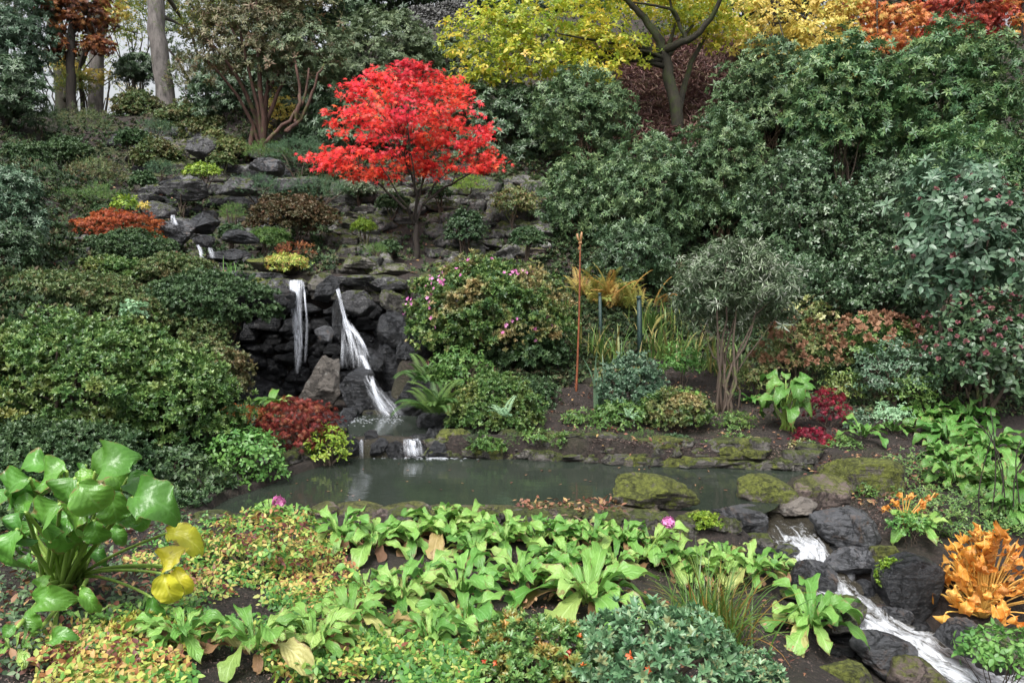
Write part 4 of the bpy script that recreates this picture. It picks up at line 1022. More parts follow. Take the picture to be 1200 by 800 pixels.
slope = [
 ((128, 60, 190, 112), 29, 'whorl', 'rhodo_dark', .16, 'dark evergreen shrub right of the sky gap'), ((190, 60, 245, 130), 27.5, 'twig', 'azalea_dull', .2, 'brownish shrub right of the grey beech trunk'),
 ((60, 80, 110, 125), 28.5, 'twig', 'yellowgreen', .16, 'thin yellowish shrub at the foot of the copper tree'),
 ((235, 150, 262, 172), 22, 'broad', 'drab', .07, 'dotted yellow plant among the upper boulders'), ((196, 218, 226, 234), 17, 'needle', 'fern', .08, 'tiny green tuft on the cascade rocks'),
 ((150, 200, 182, 226), 18.3, 'azalea', 'azalea_dark', .07, 'dark round tuft left of the cascade head'), ((255, 238, 288, 262), 15.8, 'needle', 'fern', .07, 'fern tuft in a crack left of the brown azalea'),
 ((255, 262, 285, 284), 14.6, 'azalea', 'azalea_dark', .05, 'small dark tuft right of the little falls'), ((130, 150, 175, 180), 22, 'azalea', 'azalea_dark', .09, 'dark mound above the left rockery'),
 ((165, 140, 205, 165), 23.5, 'needle', 'juniper', .13, 'juniper mat between the upper boulders'), ((240, 178, 275, 200), 19.5, 'azalea', 'azalea_dull', .07, 'grey tuft above the lime clump'), ((100, 240, 130, 258), 15.8, 'azalea', 'azalea_dark', .06, 'dark tuft behind the orange maple'),
 ((595, 265, 640, 300), 15.2, 'azalea', 'azalea_dark', .06, 'dark shrub by the lowest step'), ((500, 218, 530, 238), 17.5, 'azalea', 'azalea_dark', .06, 'dark tuft behind the maple trunk'), ((425, 285, 455, 302), 14, 'needle', 'fern', .06, 'fern tuft on the terrace above the right fall'),
 # box, d, kind, mat, size, label
 ((175, 118, 262, 180), 25, 'azalea', 'azalea_dull', .09, 'drab green mound under the grey beech trunk'),
 ((125, 105, 190, 152), 27, 'azalea', 'azalea_dull', .09, 'purplish green dome in front of the sky gap'),
 ((55, 125, 130, 175), 25, 'needle', 'azalea_dull', .16, 'feathery olive shrub below the forked trunk'),
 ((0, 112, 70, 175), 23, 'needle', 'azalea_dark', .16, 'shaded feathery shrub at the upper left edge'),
 ((205, 135, 275, 180), 23.5, 'azalea', 'azalea_dull', .09, 'grey green low shrub left of the twisted trunks'),
 ((150, 160, 212, 215), 21, 'azalea', 'azalea_dull', .08, 'tawny green shrub among the upper rocks'),
 ((40, 160, 105, 205), 20, 'azalea', 'azalea_dark', .08, 'dark low mound high on the left slope'),
 ((70, 182, 142, 235), 18.5, 'twig', 'azalea_dull', .11, 'loose grey green shrub spilling over left slope rocks'),
 ((-10, 165, 50, 215), 19, 'azalea', 'azalea_dark', .08, 'deep green mound at the left edge below the feathery one'),
 ((10, 190, 75, 232), 17.5, 'needle', 'azalea_dark', .13, 'dark spreading juniper on the left slope'),
 ((40, 220, 100, 252), 16, 'needle', 'fern', .10, 'rounded bright green heather above the orange maple'),
 ((88, 215, 135, 250), 16.3, 'needle', 'fern', .10, 'feathery green tuft right of the heather mound'),
 ((168, 186, 205, 214), 19, 'needle', 'juniper', .11, 'small juniper at the head of the cascade'),
 ((213, 190, 256, 212), 18, 'tri', 'limegreen', .06, 'lime green fern like clump on a rock ledge'),
 ((245, 160, 290, 190), 20, 'broad', 'drab', .06, 'pale variegated shrub at the foot of the twisted trunks'),
 ((262, 205, 340, 240), 17.5, 'needle', 'juniper', .15, 'spreading grey green juniper over the ledge'),
 ((325, 208, 412, 240), 17.3, 'needle', 'juniper', .15, 'right half of the juniper ledge beneath the maple'),
 ((300, 160, 395, 205), 19, 'needle', 'juniper', .14, 'dark teal juniper left of the maple crown'),
 ((282, 165, 340, 192), 19.5, 'needle', 'fern', .14, 'grassy green tuft between rocks and juniper'),
 ((285, 228, 392, 285), 15.5, 'azalea', 'brownmound', .065, 'brown green flat topped azalea on a short stem'),
 ((283, 266, 338, 296), 14.8, 'narrow', 'fern', .08, 'mossy fern patch beneath the brown azalea'),
 ((520, 245, 572, 302), 15.8, 'azalea', 'rhodo_dark', .07, 'dark small shrub right of the maple trunk'),
 ((440, 282, 470, 304), 15.4, 'azalea', 'azalea_dark', .06, 'dark low shrub at the maple foot'),
 ((528, 205, 575, 232), 18, 'needle', 'limegreen', .10, 'lime green feathery mound under the maple edge'),
 ((572, 218, 632, 262), 17, 'tri', 'drab', .07, 'thin yellowish shrub beside the stone steps'),
 ((398, 212, 440, 236), 17.6, 'azalea', 'silver', .07, 'small pale silvery shrub under the maple'),
 ((440, 225, 480, 255), 17.2, 'azalea', 'azalea_dark', .06, 'dark tuft on the rock wall under the maple'),
 ((410, 255, 440, 278), 15.8, 'narrow', 'limegreen', .05, 'little bright fern on the wall left of the maple trunk'),
 ((30, 330, 75, 365), 10.9, 'azalea', 'azalea_dark', .05, 'dark filler azalea behind the left mounds'),
]
for i, (bx, d, kd, mt, sz, lab) in enumerate(slope):
    flatk = .5 if kd == 'needle' else .75
    S('fern_clump' if 'fern' in lab else ('juniper_bush' if 'juniper' in lab else 'slope_shrub'), lab, 'shrub', bx, d, kd, mt, sz, 2.3, nclump=24, cr=.28, low=-.3, flat=flatk, nst=5, sr=.025, up=.5 if kd != 'needle' else .2, jit=.4)
# right-hand rhododendron bank
RH = [((622, 175, 735, 310), 17.0, 'whorl', 'rhodo', .18, 'rhododendron left end of the big bank, beside the steps'),
 ((618, 75, 748, 190), 19.0, 'whorl', 'rhodo', .18, 'rhododendron standing up beneath the yellow tree'),
 ((690, 150, 830, 320), 16.2, 'whorl', 'rhodo', .18, 'rhododendron in the middle of the bank with a brown stem showing'),
 ((790, 120, 910, 300), 16.6, 'whorl', 'rhodo', .18, 'rhododendron right of the yellow tree trunk'),
 ((840, 45, 980, 190), 20, 'whorl', 'rhodo', .19, 'tall rhododendron beneath the amber crown'),
 ((690, 260, 800, 345), 14.8, 'whorl', 'rhodo_dark', .15, 'low dark rhododendron above the golden fern'),
 ((870, 170, 1010, 340), 14.6, 'broad', 'rhodo_dark', .10, 'dark small leaved evergreen at the centre right'),
 ((985, 180, 1110, 330), 14.2, 'broad', 'rhodo_dark', .10, 'dark small leaved evergreen further right with bare twigs'),
 ((925, 35, 1075, 210), 17.5, 'whorl_big', 'rhodo_big', .18, 'broad leaved rhododendron dome below the orange tree'),
 ((1040, 22, 1215, 220), 17.2, 'whorl_big', 'rhodo_big', .18, 'broad leaved rhododendron dome below the crimson tree'),
 ((1070, 140, 1230, 290), 15, 'whorl_big', 'rhodo_big', .16, 'broad leaved rhododendron lower at the right edge'),
 ((980, 275, 1100, 390), 12.8, 'broad', 'rhodo_dark', .10, 'glossy green laurel left of the pink headed shrub'),
 ((870, 290, 1000, 380), 13.4, 'broad', 'rhodo_dark', .08, 'shaded evergreen behind the silver willow shrub')]
for bx, d, kd, mt, sz, lab in RH:
    sz = sz * rng.uniform(.72, .95); lo_ = rng.uniform(.3, .5)
    S('rhododendron', lab, 'shrub', bx, d, kd, mt, sz, rng.uniform(1.6, 1.95), nclump=60, cr=.21, low=-.8, jitter=.4, flat=.85, up=.3, jit=.6, stem='twig' if mt == 'rhodo' else 'bark', nst=12, sr=.022, depth=.8)

# ------------------------------------------------------------------ red maple
b = P(487, 306, 16); b[2] = h1(b[0], b[1]) - .05
e = empty('red_maple', b, 'brilliant scarlet Japanese maple standing alone above the waterfall', 'tree')
g = Geo(); fork = P(486, 262, 16)
tube(g, smooth_path([b, P(488, 285, 16), fork], 8, .01), .06, .045, 10, rough=.08)
lim = [[(486, 264), (478, 245), (463, 222), (445, 190)], [(487, 264), (490, 235), (497, 205), (505, 160)], [(487, 262), (496, 240), (510, 215), (540, 180)],
       [(484, 262), (488, 232), (484, 205), (478, 150)], [(478, 245), (455, 228), (430, 205), (385, 195)], [(496, 240), (520, 222), (548, 205), (575, 195)], [(490, 235), (480, 200), (455, 140)]]
for i, l in enumerate(lim): tube(g, smooth_path(trunk_px([(u, v, 16 + (i % 3 - 1) * .25 * j) for j, (u, v) in enumerate(l)], 16, False), 12, .015), .028, .008, 6)
gc = Geo(); OUT = np.array([(378, 196), (352, 182), (378, 176), (398, 160), (374, 138), (392, 122), (402, 100), (428, 92), (440, 72), (478, 68), (505, 78), (530, 82), (545, 105), (562, 118), (574, 150), (584, 170), (592, 192), (576, 204), (545, 200), (520, 210), (490, 204), (460, 212), (420, 208), (398, 214)], float)
sp_c = []
while len(sp_c) < 330:
    u, v = rng.uniform(348, 595), rng.uniform(64, 215); k = sdist(OUT, np.array([u]), np.array([v]))[0]
    if k < 1: continue
    dep = min(k, 45) / 45 * .95; sp_c.append(P(u, v, 16 + rng.uniform(-1.0, 1.1) * dep - .1))
sp_c = np.array(sp_c)
for i, c in enumerate(sp_c):
    n_ = rng.integers(9, 22); r_ = rng.uniform(.14, .30); q = rng.normal(0, .5, (n_, 3)) * np.array([r_, r_, r_ * .34]); q[:, 2] -= (q[:, 0] ** 2 + q[:, 1] ** 2) * .8
    hue = np.clip(.45 + .5 * noise.noise(Vector(c) * .9) + rng.normal(0, .16, n_), 0, 1)
    scatter(gc, 'maple1', c + q, np.tile([0, -.55, .75], (n_, 1)) + rng.normal(0, .2, (n_, 3)), .078, hue, jit=.35)
tips = [smooth_path(trunk_px([(u, v, 16) for (u, v) in l], 16, False), 12) for l in lim]
for i in rng.permutation(len(sp_c))[:70]:
    t = sp_c[i]; L_ = tips[int(np.argmin([np.linalg.norm(x[-4] - t) for x in tips]))]; s0 = L_[rng.integers(5, 11)]
    tube(g, bez(s0, s0 + (t - s0) * .35 + [0, 0, .05], s0 + (t - s0) * .75, t, 7), .009, .003, 4)
g.build('trunk', M['bark_dark'], e); gc.build('crown', M['redmaple'], e)
FERN_UP = [frond(26, .40, .30 + .14 * s, .75 + .15 * s, .25, s) for s in range(4)]
# ================================================================== rockery
def in_poly(poly, u, v): return sdist(np.array(poly, float), np.array([u]), np.array([v]))[0] > 0
def rock_field(poly, du, dv, su, sv, mat_pick, label, group, name='rockery_rock', prob=1.0, sink=.36):
    poly = np.array(poly, float); lo, hi = poly.min(0), poly.max(0); k = 0
    v = lo[1]
    while v < hi[1]:
        u = lo[0] + rng.uniform(0, du)
        while u < hi[0]:
            if in_poly(poly, u, v) and rng.random() < prob and not (abs(u - 487) < 17 and v > 250):
                p = G(u, v + rng.uniform(-dv, dv) * .3); s = px(p[1]); rx = su * s / 2 * rng.uniform(.6, 1.5); rz = sv * s / 2 * rng.uniform(.6, 1.4)
                rock(name, p + np.array([0, 0, rz * (1 - sink * 2)]), (rx, rx * rng.uniform(.6, .9), rz), mat_pick(), label, group, rng.integers(0, 12), rng.uniform(-.4, .4), (rng.uniform(-.2, .2), rng.uniform(-.22, .22)), True)
                k += 1
            u += du * rng.uniform(.75, 1.3)
        v += dv
    return k
M['rock_ledge'] = rock_mat('ledge_stone', (.045, .044, .044), (.30, .29, .28), .45, .25, lichen=.5, mosscol=(.08, .11, .02))
pk = lambda: M[['rock', 'rock', 'rock_moss', 'rock_wet'][rng.integers(0, 4)]]
n = rock_field([(150, 150), (255, 155), (330, 185), (400, 235), (300, 300), (255, 325), (190, 285), (165, 245), (140, 190)], 26, 13, 34, 17, pk, 'weathered grey rock in the tumbling left rockery', 'rocks of the left rockery')
n += rock_field([(395, 210), (640, 215), (640, 300), (520, 312), (400, 330), (385, 280)], 20, 10, 36, 18, lambda: M[['rock_ledge', 'rock_moss', 'rock_ledge'][rng.integers(0, 3)]], 'flat mossy rock in the terraces under the maple', 'rocks of the terraces under the maple')
n += rock_field([(75, 285), (110, 275), (110, 330), (60, 335)], 20, 12, 24, 12, lambda: M['rock'], 'flat grey rock between the left mounds', 'rocks between the left mounds')
for q_, (poly, n_) in enumerate([(ROCKERY[0], 1700), (ROCKERY[1], 600)]):
    off_ = Vector((q_ * 9.0, 3, 1))
    for mt, kd, sz, th in [('fern', 'needle', .05, .12), ('bank', 'azalea', .06, -.05)]:
        g, _ = cover_region('rockery', poly, n_, kd, mt, sz, lift=(.02, .16), axis=(0, -.4, 1), jit=.5, cond=lambda p: np.array([noise.noise(Vector((a[0] * 1.3, a[1] * 1.3, .5 + (1 if mt == 'fern' else 6)))) > th for a in p]))
        tag(g.build('rockery_greenery', M[mt]), 'small %s plants filling cracks of the %s' % ('ferny' if mt == 'fern' else 'dark leaved', 'left rockery' if q_ == 0 else 'terraces under the maple'), 'ground cover', kind='stuff')
# stone steps at the right of the terraces
for i in range(6):
    c = G(622 + i * 2, 300 - i * 15); s = px(c[1])
    rock('step_stone', c + np.array([0, 0, .03]), (.42, .3, .10), M['edge'], 'worn step of the stone stair right of the maple, ' + ['lowest of six', 'second from the bottom', 'third from the bottom', 'third from the top', 'second from the top', 'topmost'][i], 'stone steps up the slope', i, 0, (0, 0), True, 'step')
# big slanting slabs by the upper cascade
for (bx, d, mt, lab, sd) in [((180, 255, 225, 292), 14.6, 'rock_grey', 'smooth blue grey slab beside the small upper cascade', 1), ((213, 248, 262, 278), 14.9, 'rock_wet', 'dark wet rock right of the upper cascade lip', 2),
     ((228, 290, 290, 312), 13.6, 'rock_wet', 'wet shelf under the tiny double cascade', 3), ((222, 272, 250, 290), 14.2, 'rock_wet', 'dark rock splitting the upper trickle', 4), ((245, 268, 300, 292), 14.3, 'rock_wet', 'broad dark rock right of the trickle', 5),
     ((248, 206, 300, 232), 17.2, 'rock', 'pale ledge rock above the cascade', 6), ((185, 210, 240, 236), 17, 'rock', 'jagged dark rock at the cascade head', 7), ((160, 235, 200, 258), 15.6, 'rock', 'rock at the left edge of the cascade', 8),
     ((320, 205, 372, 228), 17.6, 'rock', 'flat grey slab under the juniper ledge', 9), ((285, 185, 330, 204), 18.2, 'rock_grey', 'square grey block above the juniper', 10), ((215, 160, 262, 185), 20, 'rock', 'pale flat boulder near the twisted trunks', 11)]:
    rock_px(*bx, d, M[mt], lab, sd, .8, 'rock', (rng.uniform(-.1, .1), rng.uniform(-.15, .15)), 'rock')
# mossy top of the falls
for (bx, d, mt, lab, sd) in [((238, 315, 330, 332), 12.7, 'rock', 'pale stone slab along the lip left of the fall', 0), ((282, 300, 345, 322), 13.0, 'rock_verymoss', 'moss cushion rock above the fall lip', 1), ((318, 298, 360, 325), 13.2, 'rock_verymoss', 'yellow moss hummock behind the fall lip', 2),
     ((270, 325, 312, 362), 12.3, 'rock_verymoss', 'moss draped block at the left shoulder of the fall', 3), ((300, 322, 345, 345), 12.2, 'rock', 'angular block capping the left side of the fall', 4),
     ((390, 300, 440, 322), 12.9, 'rock_moss', 'rounded mossy rock behind the right stream lip', 5), ((430, 308, 482, 325), 12.8, 'rock_moss', 'long mossy slab behind the right lip', 6), ((385, 322, 440, 336), 12.35, 'rock', 'flat lip stone over the right fall', 7), ((430, 322, 476, 342), 12.3, 'rock', 'pale capstone right of the right fall', 8)]:
    rock_px(*bx, d, M[mt], lab, sd, .8, 'lip_stone', (0, 0), 'rock')
# face of the falls: courses of wet stone
wr = []
for j, v in enumerate(range(334, 500, 15)):
    u = 262 + rng.uniform(0, 20)
    while u < 505:
        w_ = rng.uniform(26, 46)
        dep = 12.5 - .0016 * (v - 330) * (1 if u > 330 else .2) + 0 - (.35 * sst(420, 500, u) if v > 400 else 0)
        wr.append((u, v + rng.uniform(-4, 4), w_, rng.uniform(15, 25), dep)); u += w_ * .72
for (u, v, w_, h_, d) in wr:
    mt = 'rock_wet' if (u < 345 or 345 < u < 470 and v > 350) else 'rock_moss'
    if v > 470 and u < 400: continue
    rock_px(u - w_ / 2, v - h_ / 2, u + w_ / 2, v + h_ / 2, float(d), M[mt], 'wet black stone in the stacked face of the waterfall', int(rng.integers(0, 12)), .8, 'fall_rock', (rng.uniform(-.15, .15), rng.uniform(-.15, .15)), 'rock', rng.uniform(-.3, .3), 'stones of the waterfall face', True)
rock_px(358, 322, 398, 363, 11.95, M['rock_wet'], 'round dark boulder wedged between the two falls', 3, .8)
rock_px(366, 378, 392, 402, 11.85, M['rock_grey'], 'small pale streaked stone under the wedged boulder', 4, .8, 'rock', cat='rock')
rock_px(385, 350, 400, 420, 11.95, M['rock_wet'], 'tall narrow wet stone beside the right fall', 5, 1.2, 'rock', cat='rock')
rock_px(349, 416, 400, 490, 11.2, M['rock_tan'], 'large pale grey boulder at the foot of the left fall', 6, .8, tilt=(0, .15))
rock_px(396, 430, 441, 494, 11.15, M['rock_wet'], 'large black egg shaped boulder beside the pale one', 7, .85)
rock_px(408, 408, 450, 440, 11.55, M['rock_wet'], 'wet shelf stone the right fall splashes on', 8, .8, 'rock', cat='rock')
rock_px(436, 460, 478, 492, 11.1, M['rock_wet'], 'low slanting wet rock where the fall ends', 9, .8, 'rock', cat='rock')
rock_px(430, 385, 500, 480, 11.9, M['rock_wet'], 'sheer dark rock wall right of the falls', 10, .5, 'cliff_rock', cat='rock')
rock_px(395, 340, 440, 372, 12.0, M['rock'], 'square stone right of the right fall lip', 11, .8, 'rock', cat='rock')
rock_px(436, 336, 475, 368, 12.05, M['rock_moss'], 'mossy green streaked stone right of the falls', 0, .8, 'rock', cat='rock')
for (bx, d, mt, lab, sd) in [((462, 380, 520, 450), 11.35, 'rock_wet', 'dark rock shoulder right of the falls above the fern', 2), ((455, 440, 515, 500), 10.8, 'rock_wet', 'dark rock at the foot of the shoulder right of the falls', 6), ((440, 365, 490, 410), 11.8, 'rock_wet', 'dark wet rock right of the black egg boulder, high up', 8),
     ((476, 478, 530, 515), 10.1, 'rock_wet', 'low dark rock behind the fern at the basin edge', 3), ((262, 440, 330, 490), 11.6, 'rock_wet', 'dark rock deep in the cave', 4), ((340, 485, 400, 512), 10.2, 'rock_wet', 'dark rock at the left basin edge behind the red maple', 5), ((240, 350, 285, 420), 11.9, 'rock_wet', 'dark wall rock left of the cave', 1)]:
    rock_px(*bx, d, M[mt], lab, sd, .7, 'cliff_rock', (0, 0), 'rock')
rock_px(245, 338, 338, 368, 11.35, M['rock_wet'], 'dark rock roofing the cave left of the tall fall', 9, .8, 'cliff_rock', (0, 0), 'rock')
# water
def Pp(u, v, d): return P(u, v, d)
waterfall('waterfall', 'left and tallest white fall, dropping straight beside the dark cave', [Pp(348, 328, 12.25), Pp(347, 333, 12.0), Pp(348, 370, 11.86), Pp(350, 405, 11.78), Pp(349, 438, 11.72)], [.085, .10, .08, .06, .04], 40, 'falls into the basin')
waterfall('waterfall', 'thin secondary trickle just right of the tall left fall', [Pp(356, 330, 12.1), Pp(358, 350, 11.9), Pp(360, 380, 11.8), Pp(358, 425, 11.7)], [.01, .015, .02, .025], 7, 'falls into the basin', w=(.004, .008))
waterfall('waterfall', 'narrow upper jet of the right fall, pouring off its lip', [Pp(395, 334, 12.2), Pp(397, 342, 11.95), Pp(400, 355, 11.86), Pp(404, 372, 11.8), Pp(408, 384, 11.74)], [.03, .028, .026, .035, .05], 30, 'falls into the basin')
waterfall('waterfall', 'left branch of the right fall, dropping as a fine veil', [Pp(403, 370, 11.76), Pp(402, 388, 11.7), Pp(402, 410, 11.6), Pp(401, 432, 11.5)], [.012, .022, .03, .035], 9, 'falls into the basin', layers=3)
waterfall('waterfall', 'middle branch of the right fall, breaking on a ledge', [Pp(407, 378, 11.73), Pp(410, 392, 11.66), Pp(413, 404, 11.58), Pp(412, 420, 11.5)], [.03, .04, .035, .03], 11, 'falls into the basin', layers=3)
waterfall('waterfall', 'scattered drops and threads between the branches of the right fall', [Pp(405, 374, 11.7), Pp(412, 392, 11.6), Pp(418, 412, 11.5), Pp(420, 432, 11.38)], [.02, .13, .17, .18], 11, 'falls into the basin', layers=2)
waterfall('waterfall', 'thin wide film sliding over the low slanting rock', [Pp(430, 440, 11.0), Pp(442, 462, 10.9), Pp(455, 480, 10.84), Pp(462, 491, 10.8)], [.05, .12, .18, .22], 10, 'falls into the basin', layers=2)
waterfall('waterfall', 'right branch of the right fall, sliding down the wet slope', [Pp(408, 380, 11.72), Pp(418, 392, 11.64), Pp(425, 402, 11.56), Pp(431, 418, 11.42)], [.03, .035, .03, .045], 20, 'falls into the basin', layers=3)
waterfall('waterfall', 'lowest run of the right fall, sliding into the basin', [Pp(424, 416, 11.42), Pp(434, 438, 11.2), Pp(440, 460, 11.08), Pp(449, 477, 10.98), Pp(460, 489, 10.9)], [.05, .04, .035, .07, .11], 26, 'falls into the basin', w=(.005, .012))
waterfall('waterfall', 'tiny bright cascade above the orange leaved maple', [Pp(203, 252, 14.7), Pp(204, 258, 14.5), Pp(207, 264, 14.4)], [.03, .04, .06], 16, 'small upper cascades')
waterfall('waterfall', 'little fall pouring from a shelf right of the round left mound', [Pp(232, 287, 13.9), Pp(235, 292, 13.6), Pp(238, 304, 13.5)], [.025, .03, .04], 14, 'small upper cascades')
waterfall('waterfall', 'short twin trickle beside the little shelf fall', [Pp(246, 290, 13.8), Pp(248, 295, 13.6), Pp(250, 303, 13.5)], [.03, .05, .06], 9, 'small upper cascades', w=(.004, .01))
# weir between basin and pond
for i, (u0, u1) in enumerate([(402, 432), (426, 455), (448, 476), (470, 500), (496, 525)]):
    rock_px(u0, 513 if i < 3 else 516, u1, 542, 9.16, M['rock_wet'], 'dark weir stone holding back the basin, ' + ['first from the left', 'second from the left', 'in the middle', 'under the spill', 'at the right end'][i], i + 2, .6, 'weir_stone', (0, 0), 'rock', 0, 'weir stones')
waterfall('waterfall', 'short white spill over the weir into the pond', [Pp(482, 514, 9.40), Pp(483, 516, 9.22), Pp(484, 524, 9.18), Pp(486, 534, 9.14)], [.09, .10, .11, .13], 46, 'weir spills')
waterfall('waterfall', 'thin dribble over the left of the weir', [Pp(424, 514, 9.40), Pp(424, 517, 9.2), Pp(424, 538, 9.15)], [.02, .02, .03], 7, 'weir spills', w=(.003, .007))
g = Geo(); nn = 420
uu = 498 + rng.gamma(1.6, 16, nn) * np.where(rng.random(nn) < .2, -1, 1) * .9; vv = 535 + rng.normal(0, 1.6, nn)
pos = np.array([np.append(on_level([(a, b)], .004)[0], .004) for a, b in zip(uu, vv)])
bl = (np.array([(math.cos(a), math.sin(a) * .5, 0) for a in np.linspace(0, 2 * PI, 7)[:-1]] + [(0, 0, .35)]), np.array([(i, (i + 1) % 6, 6) for i in range(6)]), np.array([(1, 0, 0)] * 7, float))
inst(g, bl, pos, np.tile(np.eye(3), (nn, 1, 1)), rng.uniform(.006, .024, nn), np.zeros(nn)); tag(g.build('foam', M['fall']), 'white foam flecks drifting from the weir spill', 'foam', kind='stuff')
for i in range(34):
    t = i / 34 * len(BASIN); a_, b_ = BASIN[int(t) % len(BASIN)], BASIN[(int(t) + 1) % len(BASIN)]; q = a_ + (b_ - a_) * (t % 1)
    rock('basin_stone', (q[0] + rng.normal(0, .04), q[1] + (.05 if q[1] > BASIN[:, 1].mean() else -.02), .17 + rng.uniform(-.03, .03)), (rng.uniform(.07, .16), .1, rng.uniform(.04, .10)), M['rock_wet'], 'small wet stone around the rim of the basin', 'stones around the basin', int(rng.integers(0, 12)), rng.uniform(-.5, .5), (0, 0), True)
for i in range(60):
    k = rng.integers(0, len(SXYZ) - 1); t = rng.random(); sd_ = 1 if i % 2 else -1; c = SXYZ[k] * (1 - t) + SXYZ[k + 1] * t; T_ = unit(SXYZ[k + 1] - SXYZ[k]); r_ = rng.uniform(.05, .13)
    c = c + np.array([-T_[1], T_[0], 0]) * sd_ * (SW[k] * 1.1 + r_ * .7); c[2] = h1(c[0], c[1]) + r_ * .25
    rock('stream_stone', c, (r_ * 1.3, r_, r_ * .7), M[['rock_wet', 'rock_grey', 'rock_moss', 'rock_wet'][i % 4]], 'small wet stone lining the stream', 'stones lining the stream', int(rng.integers(0, 12)), None, (rng.uniform(-.2, .2), 0), True)
nn = 260; cx = rng.choice([349, 402, 412, 432, 460], nn); pos = np.array([np.append(on_level([(a + rng.normal(0, 7), 492 + rng.normal(0, 2.5))], .158)[0], .158) for a in cx])
g = Geo(); inst(g, bl, pos, np.tile(np.eye(3), (nn, 1, 1)), rng.uniform(.005, .018, nn), np.zeros(nn)); tag(g.build('foam', M['fall']), 'white bubbles where the falls strike the basin', 'foam', kind='stuff')
# far bank wall along the pond and near bank edging
for i in range(72):
    t = i / 71; u = 508 + t * 444; k3 = i % 3; k3 = 0 if noise.noise(Vector((u / 45, 0, 3))) > .12 else k3; v = np.interp(u, [500, 560, 640, 760, 860, 952], [535, 536, 538, 545, 548, 551])
    q = on_level([(u, v)], 0)[0]
    rock('bank_stone', (q[0], q[1] + .05 + .05 * k3, .04 + .085 * k3 + rng.uniform(-.02, .02)), (rng.uniform(.12, .26), .13, rng.uniform(.055, .09)), M['rock_moss' if rng.random() < .8 else 'rock_verymoss'], 'low mossy stone in the wall along the far pond edge', 'stones of the far pond wall', int(rng.integers(0, 12)), rng.uniform(-.2, .2), (0, 0), True)
for i in range(12):
    t = i / 11; u = 250 + t * 150; v = 585 - t * 48
    q = on_level([(u - 8, v)], 0)[0]
    rock('bank_stone', (q[0] - .15, q[1] + .12, .07), (rng.uniform(.12, .2), .2, rng.uniform(.08, .2)), M['rock_moss'], 'dark stone under the plants at the left pond edge', 'stones of the left pond edge', int(rng.integers(0, 12)), rng.uniform(-.3, .3), (0, 0), True)
eds = [(362, 398), (392, 450), (445, 500), (496, 560), (555, 612), (608, 664), (658, 712), (705, 770)]
for i, (a, b_) in enumerate(eds):
    c = P((a + b_) / 2, 621, 6.95); s = px(6.95)
    rock('edging_stone', (c[0], c[1] + .02, .05), ((b_ - a) / 2 * s * 1.12, .18, .085), M['edge'], 'flat reddish edging stone on the near pond rim, ' + ['leftmost of eight', 'second from the left', 'third from the left', 'fourth from the left', 'fourth from the right', 'third from the right', 'second from the right', 'rightmost, under the mossy boulder'][i], 'edging stones of the near pond rim', 7 + i % 5, rng.uniform(-.05, .05), (0, 0), False, 'stone')
for i, (u, v, w_, h_) in enumerate([(640, 640, 60, 24), (700, 638, 50, 22), (590, 636, 40, 18), (755, 632, 60, 30), (805, 630, 50, 34), (240, 612, 70, 20)]):
    rock_px(u - w_ / 2, v - h_ / 2, u + w_ / 2, v + h_ / 2, 6.65, M['rock_moss'], ['dark stone tucked under the rim behind primulas', 'cracked stone under the rim left of the boulder', 'small stone under the rim behind primulas', 'stone shelf supporting the mossy boulder', 'mossy block between boulder and outlet', 'grey slab left of the pond behind the yellow leaves'][i], i, .6, 'rim_rock', cat='rock')
rock_px(688, 560, 828, 618, 6.92, M['rock_verymoss'], 'long moss topped boulder lying on the near pond rim', 5, .55, tilt=(0, .12))
rock_px(795, 605, 862, 645, 6.8, M['rock_verymoss'], 'mossy sloping rock right of the long boulder', 2, .7, tilt=(0, .2))
for i, u in enumerate(range(470, 868, 28)):
    c = P(u, 628, 6.78); s = .1 + .03 * rng.random(); hh = h1(c[0], c[1])
    rock('rim_rock', (c[0], c[1], max(hh, -.02) + .02), (s * 1.15, .10, .075), M['rock_moss'], 'dark stone in the course just under the near pond rim', 'stones under the near pond rim', 7 + i % 5, rng.uniform(-.15, .15), (0, 0), True)
rock_px(846, 595, 902, 622, 7.25, M['rock_grey'], 'thin flat slab at the very lip of the pond outlet', 9, .7, 'boulder', (0, .05))
